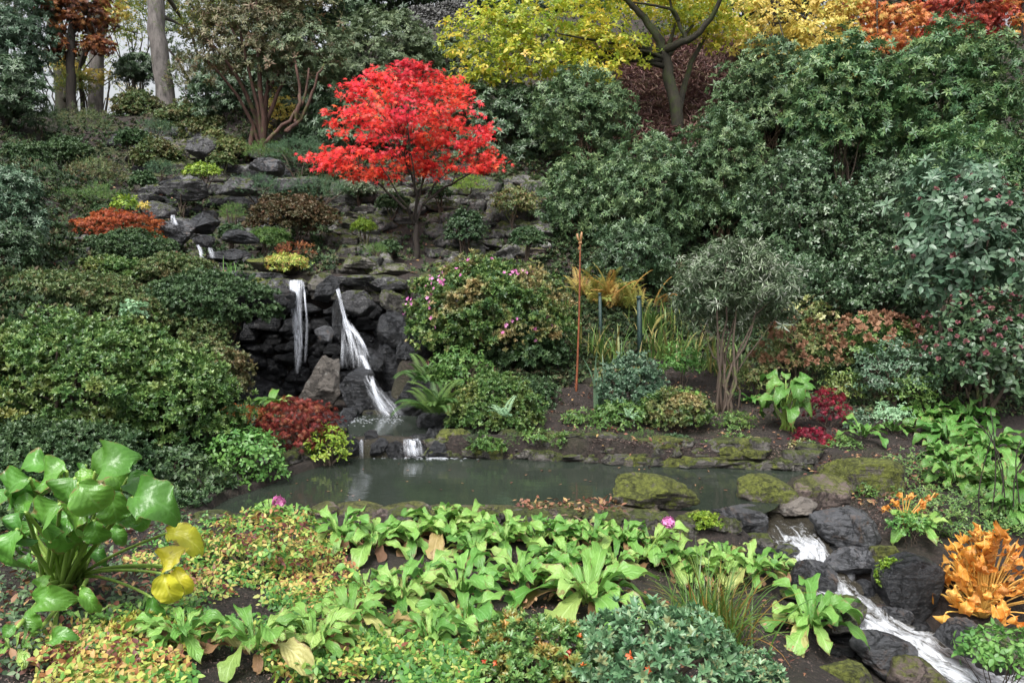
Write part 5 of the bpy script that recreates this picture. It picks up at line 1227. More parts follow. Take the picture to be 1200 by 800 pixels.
# outlet and stream rocks
for (bx, d, mt, lab, sd, dy, tl) in [
 ((832, 597, 905, 645), 7.0, 'rock_grey', 'flat grey outlet slab with water sliding beside it', 10, .7, (0, .1)),
 ((868, 560, 940, 604), 7.5, 'rock_verymoss', 'mossy square block at the pond outlet', 8, .7, (0, 0)),
 ((928, 560, 1000, 606), 7.6, 'edge', 'mossy ledge block right of the outlet', 9, .7, (0, 0)),
 ((965, 540, 1068, 600), 7.8, 'rock_verymoss', 'long leaf strewn ledge at the right end of the pond', 10, .8, (0, -.05)),
 ((905, 584, 962, 615), 7.35, 'rock_tan', 'pale brown wet stone at the stream head', 3, .7, (0, .1)),
 ((953, 590, 1050, 655), 6.75, 'rock_grey', 'big angular blue grey boulder right of the stream head', 4, .7, (0, .12)),
 ((966, 643, 1034, 682), 6.45, 'rock_grey', 'wedge shaped brown grey stone under the big boulder', 6, .7, (0, .1)),
 ((1026, 650, 1108, 735), 6.15, 'rock_wet', 'glistening black rock on the right bank of the stream', 7, .6, (0, .25)),
 ((1020, 640, 1065, 670), 6.6, 'rock_verymoss', 'mossy stone above the glistening black rock', 11, .7, (0, 0)),
 ((1096, 722, 1180, 782), 5.6, 'rock_grey', 'dark flat boulder at the lower right of the stream', 0, .7, (0, .1)),
 ((1150, 735, 1230, 810), 5.35, 'rock_moss', 'mossy boulder in the bottom right corner', 2, .7, (0, .1)),
 ((900, 640, 945, 668), 6.65, 'rock', 'flat dark stone on the left bank of the stream head', 5, .7, (0, 0)),
 ((925, 660, 985, 705), 6.35, 'rock_grey', 'brown slanting stone in the stream channel', 9, .7, (0, .3)),
 ((905, 690, 965, 712), 6.2, 'rock_moss', 'low slab left of the slanting stone', 1, .7, (0, 0)),
 ((948, 700, 1022, 765), 5.8, 'rock_moss', 'rounded brown green boulder on the left stream bank', 3, .7, (0, .1)),
 ((1000, 745, 1080, 800), 5.45, 'rock_grey', 'grey brown slab at the left of the lower rapid', 10, .7, (0, .3)),
 ((1050, 780, 1125, 830), 5.25, 'edge', 'brown stone at the bottom edge under the rapid', 8, .7, (0, .2)),
 ((870, 625, 915, 655), 6.85, 'rock_moss', 'low brown stone beside the outlet primulas', 11, .7, (0, 0)),
 ((960, 775, 1040, 830), 5.05, 'rock_verymoss', 'mossy slab at the bottom edge left of the rapid', 4, .7, (0, .1))]:
    rock_px(*bx, d, M[mt], lab, sd, dy, 'boulder', tl)

# ================================================================== left side shrubs
S('azalea_bush', 'brownish small leaved azalea spreading right of the big glossy one', 'shrub', (180, 398, 292, 490), 9.0, 'azalea', 'azalea_dull', .055, 2.4, nclump=60, cr=.17)
S('azalea_bush', 'big glossy green azalea mound filling the left edge', 'shrub', (-70, 368, 215, 575), 8.0, 'azalea_hi', 'azalea', .072, 2.6, nclump=110, cr=.13, jitter=.12, nst=14)
S('azalea_bush', 'lower right flank azalea falling toward the pond', 'shrub', (110, 408, 278, 560), 8.1, 'azalea_hi', 'azalea', .070, 2.5, nclump=80, cr=.15)
S('azalea_bush', 'low olive azalea along the left edge above the big glossy one', 'shrub', (-40, 318, 150, 378), 10.4, 'azalea', 'azalea_dull', .062, 2.5, nclump=70, cr=.16)
S('azalea_bush', 'tiered dark azalea mound left of the cave', 'shrub', (158, 318, 318, 400), 11.0, 'azalea', 'azalea_dark', .06, 2.5, nclump=80, cr=.16, flat=.55)
S('azalea_bush', 'lower tier azalea hanging beneath the tiered dark mound', 'shrub', (170, 365, 270, 420), 10.7, 'azalea', 'azalea_dull', .06, 2.3, nclump=50, cr=.18)
S('azalea_bush', 'tidy dark dome in front of the orange maple', 'shrub', (94, 270, 196, 318), 13.2, 'azalea', 'azalea_dark', .055, 2.8, nclump=60, cr=.16, jitter=.04)
S('azalea_bush', 'yellow green lacy azalea below the tidy dome', 'shrub', (80, 300, 165, 340), 12.2, 'azalea', 'azalea', .06, 2.2, nclump=44, cr=.18)
S('azalea_bush', 'drab olive azalea right of the lacy one', 'shrub', (150, 298, 250, 338), 12.3, 'azalea', 'azalea_dull', .058, 2.4, nclump=50, cr=.17)
S('azalea_bush', 'small grey green azalea between the left mounds', 'shrub', (110, 345, 190, 400), 10.3, 'azalea', 'azalea_dull', .058, 2.2, nclump=40, cr=.2)
S('evergreen_shrub', 'blue grey leaved shrub at the left edge mid height', 'shrub', (-60, 190, 48, 325), 11.5, 'whorl', 'glauc', .10, 2.2, nclump=60, cr=.18)
S('evergreen_shrub', 'dark evergreen low at the left edge', 'shrub', (-50, 255, 40, 335), 11.0, 'whorl', 'rhodo_dark', .09, 2.2, nclump=40, cr=.2)
S('cutleaf_maple', 'orange cut leaf maple mound above the tidy dark dome', 'shrub', (75, 245, 188, 296), 14.3, 'dissect', 'acer_orange', .085, 2.2, nclump=50, cr=.2, flat=.5, up=.4)
S('yellow_plant', 'tiny yellow plant beside the upper cascade', 'plant', (160, 235, 176, 250), 15.0, 'tri', 'golden', .06, 2, nclump=8, cr=.4, nst=3, sr=.01)
S('green_plant', 'light green leafy plant left of the tiny yellow one', 'plant', (128, 226, 162, 250), 15.4, 'tri', 'limegreen', .08, 1.8, nclump=14, cr=.3, nst=4, sr=.01)
S('green_plant', 'whitish green leafy plant in the hollow of the left mounds', 'plant', (138, 348, 172, 384), 10.0, 'broad', 'palefern', .09, 1.6, nclump=9, cr=.35, nst=4, sr=.01)
S('cutleaf_maple', 'red cut leaf maple by the basin', 'shrub', (292, 468, 398, 545), 8.9, 'dissect', 'acer_red', .075, 1.7, nclump=60, cr=.19, flat=.45, up=.3, low=-.5)
S('orange_plant', 'orange and yellow leaved plant left of the red maple', 'plant', (245, 476, 315, 502), 9.6, 'tri', 'orange', .065, 1.6, nclump=26, cr=.24, nst=6, sr=.01)
S('leafy_shrub', 'bright green leafy shrub at the pond edge below the red maple', 'shrub', (225, 500, 335, 592), 8.0, 'tri', 'fresh', .07, 1.9, nclump=50, cr=.19)
S('leafy_shrub', 'dark green shrub left of the pond end', 'shrub', (140, 520, 250, 600), 7.6, 'tri', 'azalea_dark', .06, 2.1, nclump=50, cr=.19)
S('leafy_shrub', 'lime green shrub right of the red maple', 'shrub', (352, 498, 412, 556), 8.8, 'tri', 'limegreen', .055, 1.6, nclump=34, cr=.22)
clump_of('hosta_plant', 'fresh green broad leaved clump in front of the cave', 'plant', 322, 478, 9.9, .38, 16, LONG, 'primula', c=np.array([P(322, 478, 9.9)[0], 9.9, .45]))
S('moss_plant', 'bright yellow green creeping plant over the fall lip', 'plant', (305, 296, 362, 322), 12.9, 'tri', 'lowyellow', .05, 2.0, nclump=26, cr=.24, nst=0)
clump_of('hosta_plant', 'small vivid green fern clump left of the fall lip', 'plant', 272, 322, 12.6, .30, 16, STRAPS, 'fresh', c=P(272, 322, 12.6))
S('red_shrub', 'small rusty shrub behind the fall lip', 'shrub', (318, 283, 372, 304), 13.6, 'twig', 'copper', .07, 1.3, nclump=20, cr=.25, nst=4, sr=.01)

# ================================================================== centre and right bank
def pink_flowers(n, mat=1, lo=-.1, size=.055, left=None):
    def f(g, c, rad, C_):
        d = fib_dome(400, lo); d = d[d[:, 1] < .2]; d = d[rng.permutation(len(d))[:n]]
        if left is not None: pass
        k = max(3, n // 4); ctr = d[:k]; q = ctr[rng.integers(0, k, n)] + rng.normal(0, .09, (n, 3)); q = unit(q)
        scatter(g, 'petal', np.asarray(c) + q * np.asarray(rad) * .99, q, size, m=mat)
    return f
S('flowering_azalea', 'large round azalea dotted with magenta pink flowers', 'shrub', (468, 303, 672, 448), 11.3, 'azalea_hi', ['pinkbush', 'pink'], .075, 2.5, nclump=110, cr=.14, extra=pink_flowers(70, size=.03), nst=10)
S('flowering_azalea', 'shaded lower skirt of the pink flowered azalea', 'shrub', (560, 372, 668, 455), 11.2, 'azalea', 'azalea_dark', .07, 2.3, nclump=50, cr=.19)
S('yew_bush', 'low dense green bush overhanging the far pond edge', 'shrub', (520, 440, 640, 534), 9.7, 'azalea', 'azalea', .045, 2.4, nclump=70, cr=.17, up=.3)
clump_of('fern_clump', 'arching green fern left of the low dense bush', 'fern', 508, 495, 9.75, .62, 26, FRONDS_DENSE, 'fern', 'fronds', c=P(512, 490, 9.85))
clump_of('fern_clump', 'upper fern tuft beside the wet rock wall', 'fern', 495, 445, 10.4, .5, 18, FRONDS_DENSE, 'fern', 'fronds', c=P(500, 452, 10.4))
S('pink_leaf_shrub', 'sparse shrub with reddish heads above the fern', 'shrub', (495, 408, 580, 470), 10.4, 'broad', ['fern', 'pinkhead'], .07, 1.4, nclump=34, cr=.22, extra=pink_flowers(14, size=.026))
for (u, v, d, L, lab) in [(592, 486, 9.25, .30, 'pale feathery fern like plant in front of the low dense bush'), (737, 486, 9.6, .20, 'small pale fern like plant by the glossy bush at the far bank')]:
    clump_of('feathery_plant', lab, 'fern', u, v, d, L, 9, FRONDS, 'palefern', 'fronds', c=P(u, v + 5, d), rad=.02)
# standing rusty stake, green posts
pa, pb = P(675, 440, 10.9), P(680, 283, 10.9); pa[2] = h1(pa[0], pa[1]) - .1
e = empty('garden_stake', pa, 'tall rusty orange stake with a knobbed bronze top', 'stake')
g = Geo(); tube(g, smooth_path([pa, (pa + pb) / 2 + [0.012, 0, 0], pb], 10), .015, .010, 10, rough=.05); g.build('pole', M['rust'], e)
g = Geo()
for q, (z0, r_) in enumerate([(-.08, .022), (-.02, .026), (.04, .02)]):
    V, F = ROCKS_LO[q]; g.add(V * np.array([r_, r_, .035]) + pb + np.array([(q - 1) * .01, 0, z0]), F)
tube(g, [pb, pb + [.012, 0, .07], pb + [.02, 0, .12]], .02, .012, 7); tube(g, [pb, pb + [-.03, 0, .03], pb + [-.04, 0, .10]], .012, .014, 6); g.build('finial', M['bronze'], e)
for (u, v0, v1, d, w_, lab) in [(749, 350, 392, 12.4, .032, 'dark green square post with a domed cap behind the grass'), (703, 346, 400, 12.2, .022, 'thin green grey post left of the domed one')]:
    t = P(u, v0, d); b = P(u + 2, v1, d); b[2] = h1(b[0], b[1]) - .1
    e = empty('marker_post', b, lab, 'post', 'green posts in the border'); g = Geo(); tube(g, [b, (t + b) / 2, t], w_ * 1.3, w_ * 1.1, 4); g.build('post', M['postgreen'], e)
    g = Geo(); V, F = ROCKS_LO[4]; g.add(V * np.array([w_ * 1.35, w_ * 1.35, w_ * .8]) + t + [0, 0, .02], F); g.build('cap', M['postgreen'], e)
# tan dead clump, iris, grasses, golden fern
clump_of('golden_fern', 'golden yellow dying fern spreading above the grass', 'fern', 720, 348, 12.6, .8, 56, FERN_UP, 'goldfern', 'fronds', c=np.array([P(722, 352, 14.3)[0], 14.3, h1(P(722, 352, 14.3)[0], 14.3)]), rad=.3)
clump_of('golden_fern', 'second golden fern left of the spreading one', 'fern', 690, 345, 13.2, .65, 24, FERN_UP, 'goldfern', 'fronds', c=np.array([P(690, 352, 14.6)[0], 14.6, h1(P(690, 352, 14.6)[0], 14.6)]), rad=.2)
for i, (u, v, d, L, n_, lab) in enumerate([(700, 395, 12.2, .62, 60, 'grassy clump around the thin post'), (780, 392, 12.6, .62, 70, 'grassy clump right of the domed post'), (825, 400, 12.3, .55, 60, 'yellowish grassy clump behind the silver willow'), (770, 350, 13.6, .6, 60, 'tall strappy grass below the rhododendron bank'), (655, 330, 13.6, .5, 40, 'grassy clump left of the golden fern'),
     (730, 420, 11.6, .5, 50, 'arching grassy clump behind the glossy bush'), (860, 420, 12.0, .5, 50, 'straw coloured tuft behind the silver willow stems')]):
    clump_of('daylily_clump', lab, 'grass', u, v, d, L, int(n_ * 1.5), STRAPS, 'grass', 'leaves', c=np.array([P(u, v, d)[0], d, h1(P(u, v, d)[0], d)]), rad=.20, group='strappy grass clumps of the border')
clump_of('iris_plant', 'upright blue green sword leaves beside the rusty stake', 'plant', 702, 445, 10.6, .72, 12, STRAPS[:2], 'glauc', 'leaves', c=np.array([P(702, 450, 10.5)[0], 10.5, h1(P(702, 450, 10.5)[0], 10.5)]), rad=.05)
clump_of('dead_stalks', 'brown withered stalks right of the sword leaves', 'plant', 722, 425, 11.0, .45, 26, BLADES[:3], 'brownhead', 'stalks', c=np.array([P(722, 430, 11)[0], 11, h1(P(722, 430, 11)[0], 11)]), rad=.05)
S('box_bush', 'dark glossy bush with pale leaf edges on the soil bank', 'shrub', (700, 412, 785, 500), 10.2, 'azalea_hi', 'glauc', .055, 1.7, nclump=60, cr=.17, jitter=.3)
S('box_bush', 'yellow green bush hanging over the far pond wall', 'shrub', (748, 455, 842, 520), 9.75, 'azalea_hi', 'pinkbush', .05, 1.8, nclump=54, cr=.18, jitter=.3)
S('box_bush', 'loose low growth under the glossy bush', 'shrub', (690, 470, 770, 512), 9.9, 'broad', 'fern', .06, 1.5, nclump=30, cr=.24)
clump_of('hosta_plant', 'broad green clump left of the silver willow stems', 'plant', 802, 445, 10.9, .34, 22, LONG, 'primula', c=np.array([P(800, 443, 10.9)[0], 10.9, h1(P(800, 443, 10.9)[0], 10.9) + .02]))
clump_of('hosta_plant', 'striped variegated clump at the foot of the glossy bush', 'plant', 785, 452, 10.5, .24, 14, LONG, 'palefern', c=np.array([P(782, 455, 10.4)[0], 10.4, h1(P(782, 455, 10.4)[0], 10.4) + .02]))
clump_of('hosta_plant', 'small light clump right of the silver willow stems', 'plant', 880, 440, 10.9, .26, 14, LONG, 'primula', c=np.array([P(880, 446, 10.9)[0], 10.9, h1(P(880, 446, 10.9)[0], 10.9) + .02]))
# silver willow-leaved shrub: bare stems below an umbrella of leaves
b = P(850, 462, 10.6); b[2] = h1(b[0], b[1]) - .05
e = empty('willow_shrub', b, 'umbrella shaped shrub of narrow silvery leaves on bare dark stems', 'shrub')
g = Geo(); Cs = []
for c, rad in [cr(868, 325, 10.7, 78, 38), cr(830, 340, 10.5, 45, 38), cr(905, 345, 10.6, 42, 34), cr(862, 300, 10.9, 50, 22), cr(858, 375, 11.0, 50, 30), cr(815, 372, 10.8, 26, 22), cr(915, 372, 10.8, 26, 20)]:
    Cs.append(crown(g, 'narrow', c, rad, .12, .95, 34, .24, -.6, .5, .7, .5, .6, loose=.4))
g.build('foliage', M['silver'], e); Cs = np.concatenate(Cs); g = Geo(); stems(g, b, Cs, .024, .005, 12, .09, spread=.10); g.build('stem', M['bark'], e)
# border right
def heads(n, mat=1, size=.06, kind='head', lo=-.1):
    def f(g, c, rad, C_):
        d = fib_dome(300, lo); d = d[d[:, 1] < .3]; d = d[rng.permutation(len(d))[:n]]
        scatter(g, kind, np.asarray(c) + d * np.asarray(rad) * 1.0, d + [0, 0, .4], size, m=mat)
    return f
S('hydrangea_bush', 'drab hydrangea with brown dried heads behind the crimson plant', 'shrub', (885, 375, 1000, 462), 11.3, 'broad', ['drab', 'brownhead'], .07, 1.2, nclump=44, cr=.2, extra=heads(60, size=.05), jitter=.3)
S('hydrangea_bush', 'hydrangea with rust brown heads left of the white leaved rose', 'shrub', (975, 368, 1090, 440), 11.2, 'broad', ['fern', 'brownhead'], .075, 1.2, nclump=40, cr=.2, extra=heads(70, size=.055), jitter=.3)
S('pale_flower_plant', 'tall stems with pale lime flower heads by the silver willow', 'plant', (925, 350, 985, 400), 11.9, 'broad', ['drab', 'palehead'], .06, .8, nclump=16, cr=.3, extra=heads(7, size=.07), nst=7, sr=.012)
S('rose_bush', 'loose rose with small grey green leaves at right centre', 'shrub', (1000, 398, 1110, 490), 10.4, 'tri', 'glauc', .055, 1.3, nclump=60, cr=.18, jitter=.4)
S('rose_bush', 'thin white leaved seedling below the loose rose', 'shrub', (1020, 470, 1075, 505), 9.7, 'tri', 'palefern', .05, 1.1, nclump=20, cr=.26, jitter=.4, nst=4, sr=.01)
S('broad_leaf_shrub', 'large leaved shrub with pink seed heads at the right edge', 'shrub', (1065, 205, 1240, 400), 10.6, 'broad', ['glauc', 'pinkhead'], .155, 1.6, nclump=70, cr=.18, jitter=.3, extra=heads(36, size=.034), low=-.7)
S('broad_leaf_shrub', 'pink headed lower half of the large leaved thicket', 'shrub', (1085, 340, 1250, 490), 10.0, 'broad', ['rhodo_dark', 'pinkhead'], .11, 1.3, nclump=60, cr=.19, jitter=.3, extra=heads(100, size=.03), low=-.7)
S('broad_leaf_shrub', 'silvery long leaved rhododendron above the pink heads', 'shrub', (1060, 180, 1190, 280), 12.4, 'whorl_big', 'glauc', .20, 1.5, nclump=44, cr=.2, jitter=.3, flat=.4, up=.7)
S('astilbe_plant', 'deep crimson leaved plant at the pond corner', 'plant', (925, 500, 985, 545), 9.35, 'dissect', 'crimson', .075, 1.8, nclump=34, cr=.2, nst=5, sr=.01)
S('astilbe_plant', 'dark purple red plant right of the big upright leaves', 'plant', (945, 452, 1000, 512), 9.9, 'dissect', 'crimson', .07, 1.3, nclump=34, cr=.2, nst=5, sr=.01)
S('edge_plant', 'light green creeping plant between crimson leaves and ledge', 'plant', (960, 512, 1020, 545), 9.2, 'tri', 'fern', .045, 1.5, nclump=26, cr=.24, nst=0)
S('edge_plant', 'low green creeper on the far pond wall', 'plant', (830, 508, 900, 540), 9.5, 'tri', 'fern', .045, 1.5, nclump=26, cr=.24, nst=0)
S('edge_plant', 'tiny green creeper on the far wall below the soil', 'plant', (650, 505, 682, 535), 9.45, 'tri', 'fern', .045, 1.5, nclump=16, cr=.3, nst=0)
S('fern_clump', 'ferny green tuft hanging by the yellow green bush', 'fern', (735, 505, 775, 530), 9.5, 'needle', 'fern', .07, 1.8, nclump=16, cr=.3, nst=0)
# upright skunk cabbage on the far bank
b = G(922, 505); e = empty('big_leaf_plant', b, 'upright clump of big green leaves with pale stalks on the far bank', 'plant')
gl, gs = Geo(), Geo()
for i in range(28):
    a = i * 2.4; hh = rng.uniform(.22, .60); top = b + np.array([math.cos(a) * rng.uniform(.02, .2), math.sin(a) * .12, hh])
    tube(gs, bez(b + [rng.normal(0, .05), rng.normal(0, .04), -.03], b + [rng.normal(0, .05), 0, hh * .4], top - [0, 0, hh * .3], top, 6), .010, .006, 5)
    inst(gl, SKUNK[i % 8], top[None], frames_dir(np.array([[math.cos(a), math.sin(a), rng.uniform(-.6, 1.3)]]), np.array([[0, -.6, 1.0]])), np.array([rng.uniform(.2, .34)]), np.array([rng.uniform(.2, .8)]))
gl.build('leaves', [M['primula_deep']], e); gs.build('stalk', M['stalk'], e)
# right bank lush primulas
for i, (u, v, w_, lab) in enumerate([(1010, 515, 60, 'small primula rosette on bare soil right of the crimson plant'), (1048, 512, 46, 'smaller primula rosette beside the ledge'), (1110, 520, 110, 'lush primula clump highest on the right bank'), (1160, 535, 120, 'lush primula clump at the right edge of the bank'),
      (1120, 570, 110, 'lush primula clump nearest the ledge on the right bank'), (1180, 580, 130, 'lush primula clump with dark seed stems at the right edge'), (1215, 540, 100, 'lush primula clump cut by the right frame edge'), (1085, 500, 90, 'lush primula clump under the loose rose'), (1135, 500, 100, 'lush primula clump under the pink headed thicket'), (1150, 560, 110, 'lush primula clump in the middle of the right bank'), (1110, 545, 90, 'lush primula clump behind the one nearest the ledge'), (1190, 610, 110, 'lush primula clump just above the orange hosta')]):
    primula(u, v, w_ * (.8 if i > 1 else 1.1), lab, 30 if i > 1 else 12, False, 'primula clumps of the right bank', ('primula_deep', 'primula_old'))
e = empty('seed_stems', G(1175, 610), 'dark thin seed stems rising from the right bank primulas', 'plant'); g = Geo()
for i in range(9):
    a = G(1150 + i * 9, 612); tube(g, bez(a, a + [rng.normal(0, .05), 0, .25], a + [rng.normal(0, .1), 0, .5], a + [rng.normal(0, .12), rng.normal(0, .1), rng.uniform(.6, .95)], 8), .007, .004, 5)
g.build('stem', M['bark_dark'], e)

# growth hanging over the far pond wall
for i, u in enumerate(range(540, 960, 15)):
    if rng.random() < .25: continue
    w_ = rng.uniform(18, 52); h_ = rng.uniform(12, 28); v = np.interp(u, [540, 760, 950], [520, 524, 532]) + rng.uniform(-8, 4)
    S('wall_plant', 'small green tuft hanging over the far pond wall', 'plant', (u - w_ / 2, v - h_ / 2, u + w_ / 2, v + h_ / 2), 9.12, ['tri', 'needle', 'azalea'][i % 3], ['fern', 'azalea_dark', 'fern', 'pinkbush'][i % 4], .05, 1.5, nclump=8, cr=.4, nst=0, group='tufts hanging over the far pond wall')

for bx, d, kd, mt, sz, lab in [((600, 440, 660, 500), 10.4, 'azalea', 'azalea_dark', .05, 'low dark shrub at the foot of the rusty stake'), ((655, 478, 700, 508), 9.9, 'tri', 'fern', .05, 'patch of small green leaves left of the glossy bush'),
     ((690, 425, 730, 462), 11.0, 'tri', 'drab', .06, 'straw coloured low plant between stake and glossy bush'), ((770, 400, 830, 450), 11.4, 'tri', 'fresh', .06, 'bright green border plant left of the silver willow stems'),
     ((860, 425, 920, 470), 11.0, 'tri', 'drab', .06, 'mixed drab foliage right of the silver willow stems'), ((960, 430, 1020, 480), 10.6, 'tri', 'azalea', .055, 'green and yellow foliage above the crimson plant'),
     ((840, 480, 890, 515), 9.8, 'tri', 'fern', .04, 'thin weeds on the soil left of the big upright leaves'), ((1040, 430, 1110, 490), 10.2, 'tri', 'fern', .06, 'green leafy stems right of the loose rose'), ((985, 478, 1030, 510), 9.8, 'tri', 'glauc', .05, 'blue green low plant beside the purple red one')]:
    S('border_plant', lab, 'plant', bx, d, kd, mt, sz, 1.3, nclump=24, cr=.26, jitter=.45, low=-.6, nst=8, sr=.008)
# ================================================================== foreground bed
def big_plant_leaf(e, base, q, tip, wfac, mat, rn, up, T, stalk_r=.014, mats=None, stalk='stalk'):
    """one leaf as a part, its stalk as a sub-part; q = where blade starts, tip = where it points"""
    y = (np.asarray(tip) - np.asarray(q))[None]; L = np.linalg.norm(y)
    g = Geo(); V, F, A = T; V = V.copy(); V[:, 0] *= wfac
    inst(g, (V, F, A), np.asarray(q)[None], frames_dir(y, np.asarray(up, float)[None]), np.array([L * 1.05]), np.array([rn]))
    o = g.build('leaf', M[mat], e)
    g = Geo(); mid = (base + q) / 2 + np.array([(q[0] - base[0]) * .1, 0, .06])
    tube(g, bez(base, base * .6 + mid * .4 + np.array([0, 0, .05]), mid * .3 + q * .7, q, 8), stalk_r, stalk_r * .6, 7)
    s = g.build('stalk', M[stalk], e); m = s.matrix_world.copy(); s.parent = o
    return o
b = G(72, 690); e = e_sk = empty('skunk_cabbage', b, 'huge glossy paddle leaved plant at the left of the foreground', 'plant')
# (blade base u,v ; tip u,v ; distance ; width factor ; facing up vector)
LV = [((112, 552), (150, 522), 3.95, .95, (.0, -.9, .6)), ((155, 583), (216, 588), 3.9, .95, (.05, -.75, .8)), ((60, 548), (0, 540), 4.1, .9, (0, -.5, 1)), ((78, 552), (20, 562), 4.0, 1.0, (-.1, -.8, .7)),
      ((88, 560), (66, 612), 3.75, 1.1, (-.2, -.8, .5)), ((70, 590), (24, 636), 3.7, 1.0, (-.3, -.9, .5)), ((92, 566), (128, 612), 3.7, 1.0, (.3, -.85, .5)), ((112, 556), (75, 570), 4.05, .9, (0, -.8, .8)),
      ((120, 552), (160, 572), 4.1, .8, (.2, -.8, .8)), ((128, 575), (145, 630), 3.9, .8, (.4, -.9, .3)), ((100, 545), (88, 552), 4.2, 1.4, (0, -.9, .6)), ((30, 600), (2, 650), 3.75, .9, (-.5, -.8, .4)),
      ((20, 620), (0, 688), 3.7, .8, (-.4, -.9, .3)), ((40, 585), (8, 600), 3.9, .9, (-.2, -.9, .5)), ((105, 590), (60, 630), 3.8, .9, (-.2, -.9, .5)), ((128, 560), (152, 556), 4.2, 1.0, (0, -.8, .7)),
      ((40, 700), (85, 700), 3.7, .6, (0, -.9, .5)), ((48, 735), (20, 715), 3.55, .7, (0, -.9, .5)), ((95, 690), (118, 720), 3.7, .5, (.2, -.8, .6)), ((20, 735), (-8, 745), 3.4, .9, (0, -.8, .7)), ((45, 690), (52, 672), 3.8, .9, (0, -1, .4)), ((60, 750), (85, 738), 3.45, .7, (0, -.8, .8)), ((140, 600), (165, 610), 4.0, .8, (.1, -.8, .8)),
      ((35, 560), (-20, 590), 3.9, 1.0, (-.2, -.8, .6)), ((150, 560), (185, 575), 4.05, .8, (.1, -.8, .8)), ((72, 540), (50, 560), 4.25, 1.1, (0, -.8, .8)), ((10, 575), (-30, 600), 4.1, 1.0, (0, -.8, .8)), ((60, 610), (95, 650), 4.1, 1.0, (.1, -.8, .4)), ((25, 560), (40, 600), 4.0, 1.1, (0, -.8, .6)), ((145, 590), (180, 620), 4.15, 1.0, (.1, -.8, .7)), ((85, 600), (50, 640), 3.95, 1.0, (-.2, -.9, .3)), ((110, 610), (120, 650), 4.0, .9, (.2, -.9, .3))]
for i, (q, t, d, wf, up) in enumerate(LV):
    qp, tp = P(*q, d), P(*t, d - rng.uniform(.0, .12)); bb = b + np.array([rng.normal(0, .07), rng.normal(0, .07), -.02])
    big_plant_leaf(e, bb, qp, tp, wf * 1.4, 'skunk', rng.uniform(.1, .9), up, SKUNK[i % 8])
e2 = empty('skunk_cabbage', G(190, 712), 'yellowed drooping paddle leaves on green stalks, right of the huge glossy plant', 'plant')
for i, (q, t, d, wf, up, mt) in enumerate([((196, 624), (246, 640), 4.1, .9, (0, -.7, .8), 'skunk_yellow'), ((190, 662), (205, 640), 4.0, 1.2, (0, -.9, .5), 'skunk_yellow'), ((192, 672), (205, 722), 3.95, 1.1, (.2, -.9, .2), 'skunk_yellow'), ((205, 665), (222, 710), 4.0, .9, (.4, -.9, .2), 'skunk_yellow'), ((178, 700), (190, 740), 4.0, .8, (0, -.8, .5), 'skunk')]):
    bb = np.array(b) + np.array([.08, .03, 0.05]); big_plant_leaf(e2, bb, P(*q, d), P(*t, d - .08), wf, mt, rng.uniform(.2, .8), up, SKUNK[(i + 3) % 8], .010)
b_sk = b.copy()
# primulas
SPOT = [(398, 648, 92), (440, 655, 100), (482, 650, 95), (520, 645, 100), (556, 662, 105), (592, 650, 90), (628, 660, 100), (664, 672, 105), (610, 690, 90), (690, 712, 130), (720, 672, 95), (752, 690, 100), (788, 668, 90), (820, 680, 95), (850, 665, 80), (880, 680, 90), (905, 676, 70),
        (500, 690, 100), (540, 702, 95), (545, 745, 120), (470, 712, 105), (505, 760, 110), (430, 705, 100), (390, 718, 95), (350, 700, 90), (318, 730, 100), (440, 770, 110), (370, 775, 110), (300, 780, 110), (262, 800, 110), (215, 770, 90), (320, 690, 80), (275, 690, 75), (410, 745, 90), (240, 735, 70), (345, 625, 60), (315, 622, 60)]
SPOT += [(512, 634, 74), (548, 634, 74), (628, 647, 84), (658, 646, 76), (694, 650, 84), (728, 652, 80), (765, 655, 80)]; SPOT = [q_ for q_ in SPOT if q_[:2] not in [(318, 730), (350, 700), (262, 800), (240, 735), (320, 690), (275, 690), (390, 718), (440, 770), (752, 690), (628, 660)]]
for i, (u, v, w_) in enumerate(SPOT):
    v0_ = v; v = v - 8 if v < 665 else v; p = G(u, v)
    if i in (9,): lab = 'large star shaped primula rosette on bare soil in the centre foreground'
    elif v == 634: lab = 'primula wedged directly under the rim stones of the pond'
    elif i in (3,): lab = 'tall upright primula clump just below the pond rim centre'
    elif i in (16,): lab = 'primula rosette nearest the stream outlet'
    elif v > 755: lab = 'primula rosette along the bottom edge amid the autumn ground cover, at %s' % ['far left', 'centre left', 'left', 'centre'][min(3, i % 4)]
    elif u < 400: lab = 'primula rosette rising through the yellow and orange ground cover'
    elif v < 665: lab = 'primula in the back row against the pond rim stones'
    elif u > 700: lab = 'primula in the front row under the mossy boulder'
    else: lab = 'primula in the middle of the green foreground drift'
    primula(u, v, w_ * (1.1 if v < 680 else 1.25) * rng.uniform(.8, 1.15), lab, int(rng.integers(18, 26)), True, dz=.03 if u < 420 else 0)
primula(950, 752, 135, 'primula with yellowing outer leaves on the bank by the rapid', 30, True, dz=.06)
for u_, v_, w_, l_ in [(22, 775, 80, 'primula seedling in the bottom left corner'), (165, 728, 60, 'small primula under the yellowed paddle leaves'), (60, 640, 70, 'low green plant in the shade behind the huge glossy leaves')]:
    primula(u_, v_, w_, l_, 12, False, 'young primulas near the huge glossy plant')
primula(100, 745, 70, 'young primula on dark soil below the huge glossy plant', 9, False)
primula(1078, 628, 80, 'green primula left of the orange hosta', 16, False, 'primula clumps of the right bank')
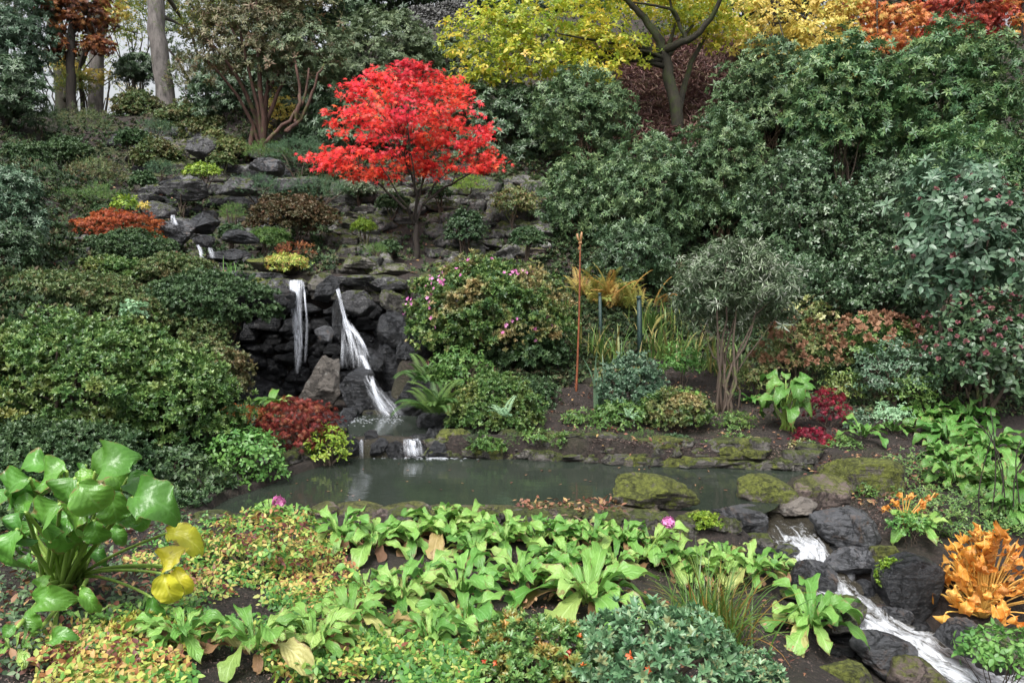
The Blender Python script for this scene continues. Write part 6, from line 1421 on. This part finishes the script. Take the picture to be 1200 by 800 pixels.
for i in range(16):
    a = rng.uniform(0, 2 * PI); b = b_sk; q_ = b + np.array([math.cos(a) * rng.uniform(.12, .3), math.sin(a) * rng.uniform(.05, .25) + .05, rng.uniform(.2, .42)])
    big_plant_leaf(e_sk, b + np.array([rng.normal(0, .06), rng.normal(0, .06), -.02]), q_, q_ + np.array([math.cos(a) * .16, -.05, rng.uniform(-.16, -.02)]), .8, 'skunk', rng.uniform(0, .4), (math.cos(a) * .4, -.6, .6), SKUNK[i % 8])
# candelabra flowers
for (u, v0, v1, d, lab) in [(783, 612, 655, 6.1, 'single magenta candelabra flower in front of the mossy boulder'), (327, 587, 640, 5.9, 'single magenta flower stem over the pond at left')]:
    t = P(u, v0, d); b_ = P(u - 28, v1, d); e = empty('primula_flower', b_, lab, 'flower', 'late candelabra flowers'); g = Geo(); tube(g, bez(b_, b_ + [.05, 0, .1], t - [.04, 0, .04], t, 8), .006, .004, 5); g.build('stem', M['stalk'], e)
    g = Geo(); q = unit(rng.normal(size=(26, 3))); scatter(g, 'petal', t + q * np.array([.035, .03, .025]), q, .028); g.build('flower', M['pink'], e)
# autumn ground cover (stuff) and its mounds
def mounded(pts, z): return z
reg = [(150, 655), (215, 640), (235, 612), (330, 605), (400, 650), (420, 690), (560, 735), (560, 830), (40, 830), (60, 760), (170, 730)]
for q, (mt, n_, sz, lift, nm, lab) in enumerate([('autumn', 7000, .032, (.0, .09), 'autumn_ground_cover', 'yellow, orange and green small leaved cover through the left foreground')]):
    g, pp = cover_region(nm, reg, n_, 'tri', mt, sz, lift=lift, axis=(0, -.45, 1), jit=.55, cond=lambda p: np.array([noise.noise(Vector((a[0] * 2.1, a[1] * 2.6, 2.2))) > -.12 for a in p]))
    for p_ in pp[:700]:
        tube(g, [np.array([p_[0], p_[1], h1(p_[0], p_[1])]) if False else p_ - [0, 0, .08], p_ - [0.005, 0, .04], p_], .0022, .0015, 3, rn=.9)
    tag(g.build(nm, M[mt]), lab, 'ground cover', kind='stuff')
S('epimedium_clump', 'mound of pale yellow and bronze leaves below the pond rim at left', 'plant', (205, 606, 385, 700), 5.35, 'tri', 'autumn', .05, .95, nclump=90, cr=.16, jitter=.2, nst=16, sr=.006, up=.6, stem='twig')
S('epimedium_clump', 'reddish yellow mound in the middle left foreground', 'plant', (330, 680, 450, 780), 4.6, 'tri', 'autumn', .045, .8, nclump=70, cr=.17, jitter=.2, nst=12, sr=.005, up=.6, stem='twig')
S('creeping_shrub', 'yellow green creeping shrub along the bottom left edge', 'shrub', (50, 738, 240, 850), 3.65, 'azalea_hi', 'lowyellow', .036, 2.0, nclump=110, cr=.13, jitter=.1, nst=14, sr=.006, up=.6)
S('creeping_shrub', 'yellow and rusty creeping shrub at the bottom centre left', 'shrub', (240, 770, 440, 860), 3.75, 'azalea_hi', 'lowyellow', .036, 1.6, nclump=90, cr=.13, jitter=.1, nst=14, sr=.006, up=.6)
S('creeping_shrub', 'rusty tipped low patch in front of the centre primulas', 'shrub', (430, 755, 560, 840), 3.95, 'azalea_hi', 'autumn', .036, 1.6, nclump=70, cr=.15, jitter=.15, nst=10, sr=.006, up=.6)
M['front_azalea'] = leaf_mat("orange_tipped_azalea_leaf", [(.05, .13, .03), (.08, .19, .05), (.13, .26, .07), (.18, .28, .08)], rough=.4, trans=.15, patch=(.50, .16, .03), patch_scale=5)
M['front_blue'] = leaf_mat("blue_green_azalea_leaf", [(.06, .14, .065), (.10, .21, .10), (.17, .29, .15), (.22, .22, .10)], rough=.38, trans=.12)
M['redtip'] = leaf_mat("red_tip_leaf", [(.5, .05, .03), (.6, .18, .04)], rough=.4, trans=.2)
S('azalea_bush', 'low green azalea with orange tipped leaves at the bottom centre', 'shrub', (535, 738, 720, 850), 3.75, 'azalea_hi', ['front_azalea', 'redtip'], .045, 2.0, nclump=110, cr=.14, jitter=.12, up=.6, extra=heads(9, size=.018, kind='azalea_hi'))
S('azalea_bush', 'blue green azalea with a few red tips at the bottom right of centre', 'shrub', (660, 722, 880, 860), 3.65, 'azalea_hi', ['front_blue', 'redtip'], .058, 1.5, nclump=120, cr=.13, jitter=.15, up=.6, extra=heads(6, size=.02, kind='azalea_hi'))
S('azalea_bush', 'low blue green azalea tail at the bottom edge right', 'shrub', (830, 770, 935, 850), 3.75, 'azalea_hi', 'front_blue', .05, 1.7, nclump=60, cr=.16, jitter=.15, up=.6)
# sedge
b = G(832, 762); clump_of('sedge_clump', 'spiky green and rust bladed sedge in front of the primulas', 'grass', 0, 0, 1, .58, 420, BLADES, 'sedge', 'blades', c=b, rad=.10, rn=(0, .88))
# orange hosta
b = G(1150, 722); e = empty('orange_hosta', b, 'collapsed bright orange hosta leaves on straw coloured stalks by the stream', 'plant')
gl, gs = Geo(), Geo()
HL = [big_leaf(prof_ovate, .46, 14, 7, 1.1, .0, .22, s, rise=.2) for s in range(6)]
for i in range(120):
    a = rng.uniform(0, 2 * PI); rr = rng.uniform(.04, .42) ; hh = .66 * (1 - (rr / .46) ** 2) * rng.uniform(.3, 1.05)
    top = b + np.array([math.cos(a) * rr, math.sin(a) * rr * .7 - .03, hh + .05])
    tube(gs, bez(b + [math.cos(a) * .04, math.sin(a) * .04, 0], b + [math.cos(a) * .07, 0, hh * .5], top + [0, 0, .03], top, 7), .007, .005, 5)
    inst(gl, HL[i % 6], top[None], frames_dir(np.array([[math.cos(a), math.sin(a) - .3, rng.uniform(-2.6, -.2)]]), np.array([[math.cos(a) * .8, -.5, .8]]) + rng.normal(0, .6, (1, 3))), np.array([rng.uniform(.11, .21)]), np.array([rng.uniform(0, 1)]))
gl.build('leaves', M['hosta'], e); gs.build('stalk', M['stalk_orange'], e)
b = G(1060, 618); e = empty('orange_hosta', b, 'few curled orange leaves standing behind the green primula', 'plant'); gl, gs = Geo(), Geo()
for i in range(12):
    a = rng.uniform(0, 2 * PI); top = P(1035 + i * 5.5, 582 + rng.uniform(-6, 16), 7.0)
    tube(gs, bez(b, b + [0, 0, .1], top - [0, 0, .05], top, 6), .006, .004, 5)
    inst(gl, HL[i % 6], top[None], frames_dir(np.array([[math.cos(a), -.3, -.9]]), np.array([[0, -.8, .8]])), np.array([rng.uniform(.08, .13)]), np.array([rng.uniform(0, 1)]))
gl.build('leaves', M['hosta'], e); gs.build('stalk', M['stalk_orange'], e)
S('leafy_plant', 'fresh green nettle like growth beneath the orange hosta', 'plant', (1125, 742, 1240, 800), 5.0, 'tri', 'fresh', .06, 1.5, nclump=50, cr=.2, nst=8, sr=.006)
S('leafy_plant', 'small green weeds between the stream boulders and the hosta', 'plant', (1040, 600, 1100, 640), 6.7, 'tri', 'fresh', .045, 1.2, nclump=24, cr=.24, nst=5, sr=.005)
S('moss_plant', 'bright moss tuft on the rock above the rapid', 'plant', (1028, 655, 1062, 700), 6.2, 'azalea', 'limegreen', .03, 2, nclump=20, cr=.3, nst=0)
S('moss_plant', 'bright moss tuft on the left stream bank', 'plant', (925, 665, 955, 682), 6.4, 'azalea', 'limegreen', .03, 2, nclump=14, cr=.3, nst=0)
S('moss_plant', 'green weed tuft hanging over the ledge at the right end of the pond', 'plant', (985, 560, 1040, 590), 7.8, 'tri', 'fern', .04, 1.5, nclump=24, cr=.25, nst=0)
S('moss_plant', 'fresh weed tuft on the mossy rock by the outlet', 'plant', (805, 602, 850, 625), 6.7, 'azalea', 'limegreen', .03, 1.6, nclump=18, cr=.3, nst=0)
S('moss_plant', 'tiny seedling on the near rim left of centre', 'plant', (365, 600, 388, 612), 6.9, 'tri', 'fresh', .035, 1.5, nclump=8, cr=.35, nst=0)
S('moss_plant', 'tiny sprouting weed on the near rim at centre', 'plant', (452, 600, 468, 618), 6.9, 'tri', 'fresh', .035, 1.3, nclump=6, cr=.35, nst=2, sr=.003)
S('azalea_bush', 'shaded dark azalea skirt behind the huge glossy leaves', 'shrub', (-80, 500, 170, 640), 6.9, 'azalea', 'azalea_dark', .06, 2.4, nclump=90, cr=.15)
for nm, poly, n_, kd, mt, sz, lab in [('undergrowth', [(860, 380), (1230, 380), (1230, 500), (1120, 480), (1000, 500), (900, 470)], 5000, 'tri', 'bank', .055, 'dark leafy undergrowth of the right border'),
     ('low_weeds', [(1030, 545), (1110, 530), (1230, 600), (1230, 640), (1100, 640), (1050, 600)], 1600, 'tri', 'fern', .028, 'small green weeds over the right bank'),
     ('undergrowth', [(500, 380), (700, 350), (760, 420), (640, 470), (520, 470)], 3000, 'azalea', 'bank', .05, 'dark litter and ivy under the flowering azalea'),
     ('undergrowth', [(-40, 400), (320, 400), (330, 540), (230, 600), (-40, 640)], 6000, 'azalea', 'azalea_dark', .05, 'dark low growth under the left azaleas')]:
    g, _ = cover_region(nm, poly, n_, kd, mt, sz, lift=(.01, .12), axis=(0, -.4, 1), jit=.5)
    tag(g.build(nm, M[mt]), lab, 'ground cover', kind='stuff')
M['mulch'] = leaf_mat("bark_mulch", [(.02, .013, .010), (.05, .034, .028), (.11, .075, .06), (.16, .11, .09)], rough=.7, trans=0)
for poly, n_, sz, lab in [([(330, 600), (560, 640), (900, 640), (1010, 800), (400, 830), (0, 830), (0, 640)], 26000, .013, 'bark chips over the foreground bed'), ([(600, 430), (960, 440), (1110, 500), (1100, 640), (960, 620), (960, 545), (640, 535)], 22000, .02, 'bark chips over the far and right banks')]:
    g, _ = cover_region('bark_mulch', poly, n_, 'lit', 'mulch', sz, lift=(-.004, .012), axis=(0, 0, 1), jit=.6)
    tag(g.build('bark_mulch', M['mulch']), lab, 'mulch', kind='stuff')
for poly, n_, lab in [([(0, 600), (230, 600), (240, 760), (0, 800)], 900, 'dead brown leaves littering the soil under the huge glossy plant')]:
    g, _ = cover_region('fallen_leaves', poly, n_, 'lit', 'litter', .05, lift=(.0, .06), axis=(0, 0, 1), jit=.5); tag(g.build('fallen_leaves', M['litter']), lab, 'leaf litter', kind='stuff')
    g, _ = cover_region('low_weeds', poly, 900, 'tri', 'azalea_dark', .035, lift=(.0, .06), axis=(0, -.3, 1), jit=.5); tag(g.build('low_weeds', M['azalea_dark']), 'small dark seedlings under the huge glossy plant', 'ground cover', kind='stuff')
# fallen leaves
for nm, poly, n_, sz, lab in [('fallen_leaves', [(640, 470), (760, 440), (960, 470), (1010, 520), (930, 535), (650, 525)], 420, .05, 'brown and red leaves fallen over the far bank soil'),
     ('fallen_leaves', [(560, 700), (660, 690), (900, 700), (960, 800), (560, 800)], 420, .035, 'dead leaves scattered on the foreground soil'),
     ('fallen_leaves', [(930, 540), (1080, 530), (1110, 620), (960, 590)], 420, .045, 'fallen leaves strewn on the right bank and ledge'),
     ('fallen_leaves', [(390, 200), (640, 200), (650, 330), (390, 330)], 500, .06, 'fallen leaves over the terraces under the maple'),
     ('fallen_leaves', [(80, 170), (330, 180), (300, 330), (60, 330)], 700, .07, 'fallen leaves between the left rockery stones')]:
    g, _ = cover_region(nm, poly, n_, 'lit', 'litter', sz, lift=(.01, .07), axis=(0, 0, 1), jit=.35)
    tag(g.build(nm, M['litter']), lab, 'leaf litter', kind='stuff')
g = Geo(); n_ = 170; u = rng.uniform(600, 730, n_); q = P(600, 608, 6.95); pos = np.stack([(u - 600) * px(6.95), rng.uniform(6.8, 7.1, n_), .11 + rng.uniform(0, .05, n_)], -1)
scatter(g, 'lit', pos, np.tile([0, 0, 1.], (n_, 1)), .05, jit=.5); tag(g.build('fallen_leaves', M['litter']), 'heap of red brown fallen leaves on the near pond rim', 'leaf litter', kind='stuff')
e = empty('fallen_twig', P(700, 612, 6.75), 'bent dark twig lying over the rim stones beside the mossy boulder', 'twig'); g = Geo(); tube(g, smooth_path([P(640, 607, 6.8), P(665, 603, 6.72), P(690, 612, 6.68), P(716, 632, 6.65)], 14, .004), .008, .005, 5); g.build('twig', M['twig'], e)
# leaves afloat and pebbles in the stream bed
g = Geo(); n_ = 60; pos = np.stack([rng.uniform(-2.2, 2.4, n_), rng.uniform(7.3, 9.1, n_), np.full(n_, .006)], -1); pos = pos[sdist(POND, pos[:, 0], pos[:, 1]) > .05]
scatter(g, 'lit', pos, np.tile([0, 0, 1.], (len(pos), 1)), .035, jit=.05); tag(g.build('floating_leaves', M['litter']), 'few fallen leaves floating on the pond', 'leaf litter', kind='stuff')
g = Geo(); 
for i in range(340):
    k = rng.integers(0, len(SXYZ) - 1); t = rng.random(); c = SXYZ[k] * (1 - t) + SXYZ[k + 1] * t; c = c + [rng.normal(0, .26), rng.normal(0, .2), 0]; c[2] = h1(c[0], c[1]) + .01
    V, F = ROCKS_LO[i % 12]; r_ = rng.uniform(.02, .07); g.add(V * np.array([r_ * 1.3, r_, r_ * .6]) + c, F)
tag(g.build('stream_pebbles', M['rock_wet'], attrs=False), 'wet pebbles in and beside the stream bed', 'pebbles', kind='stuff')
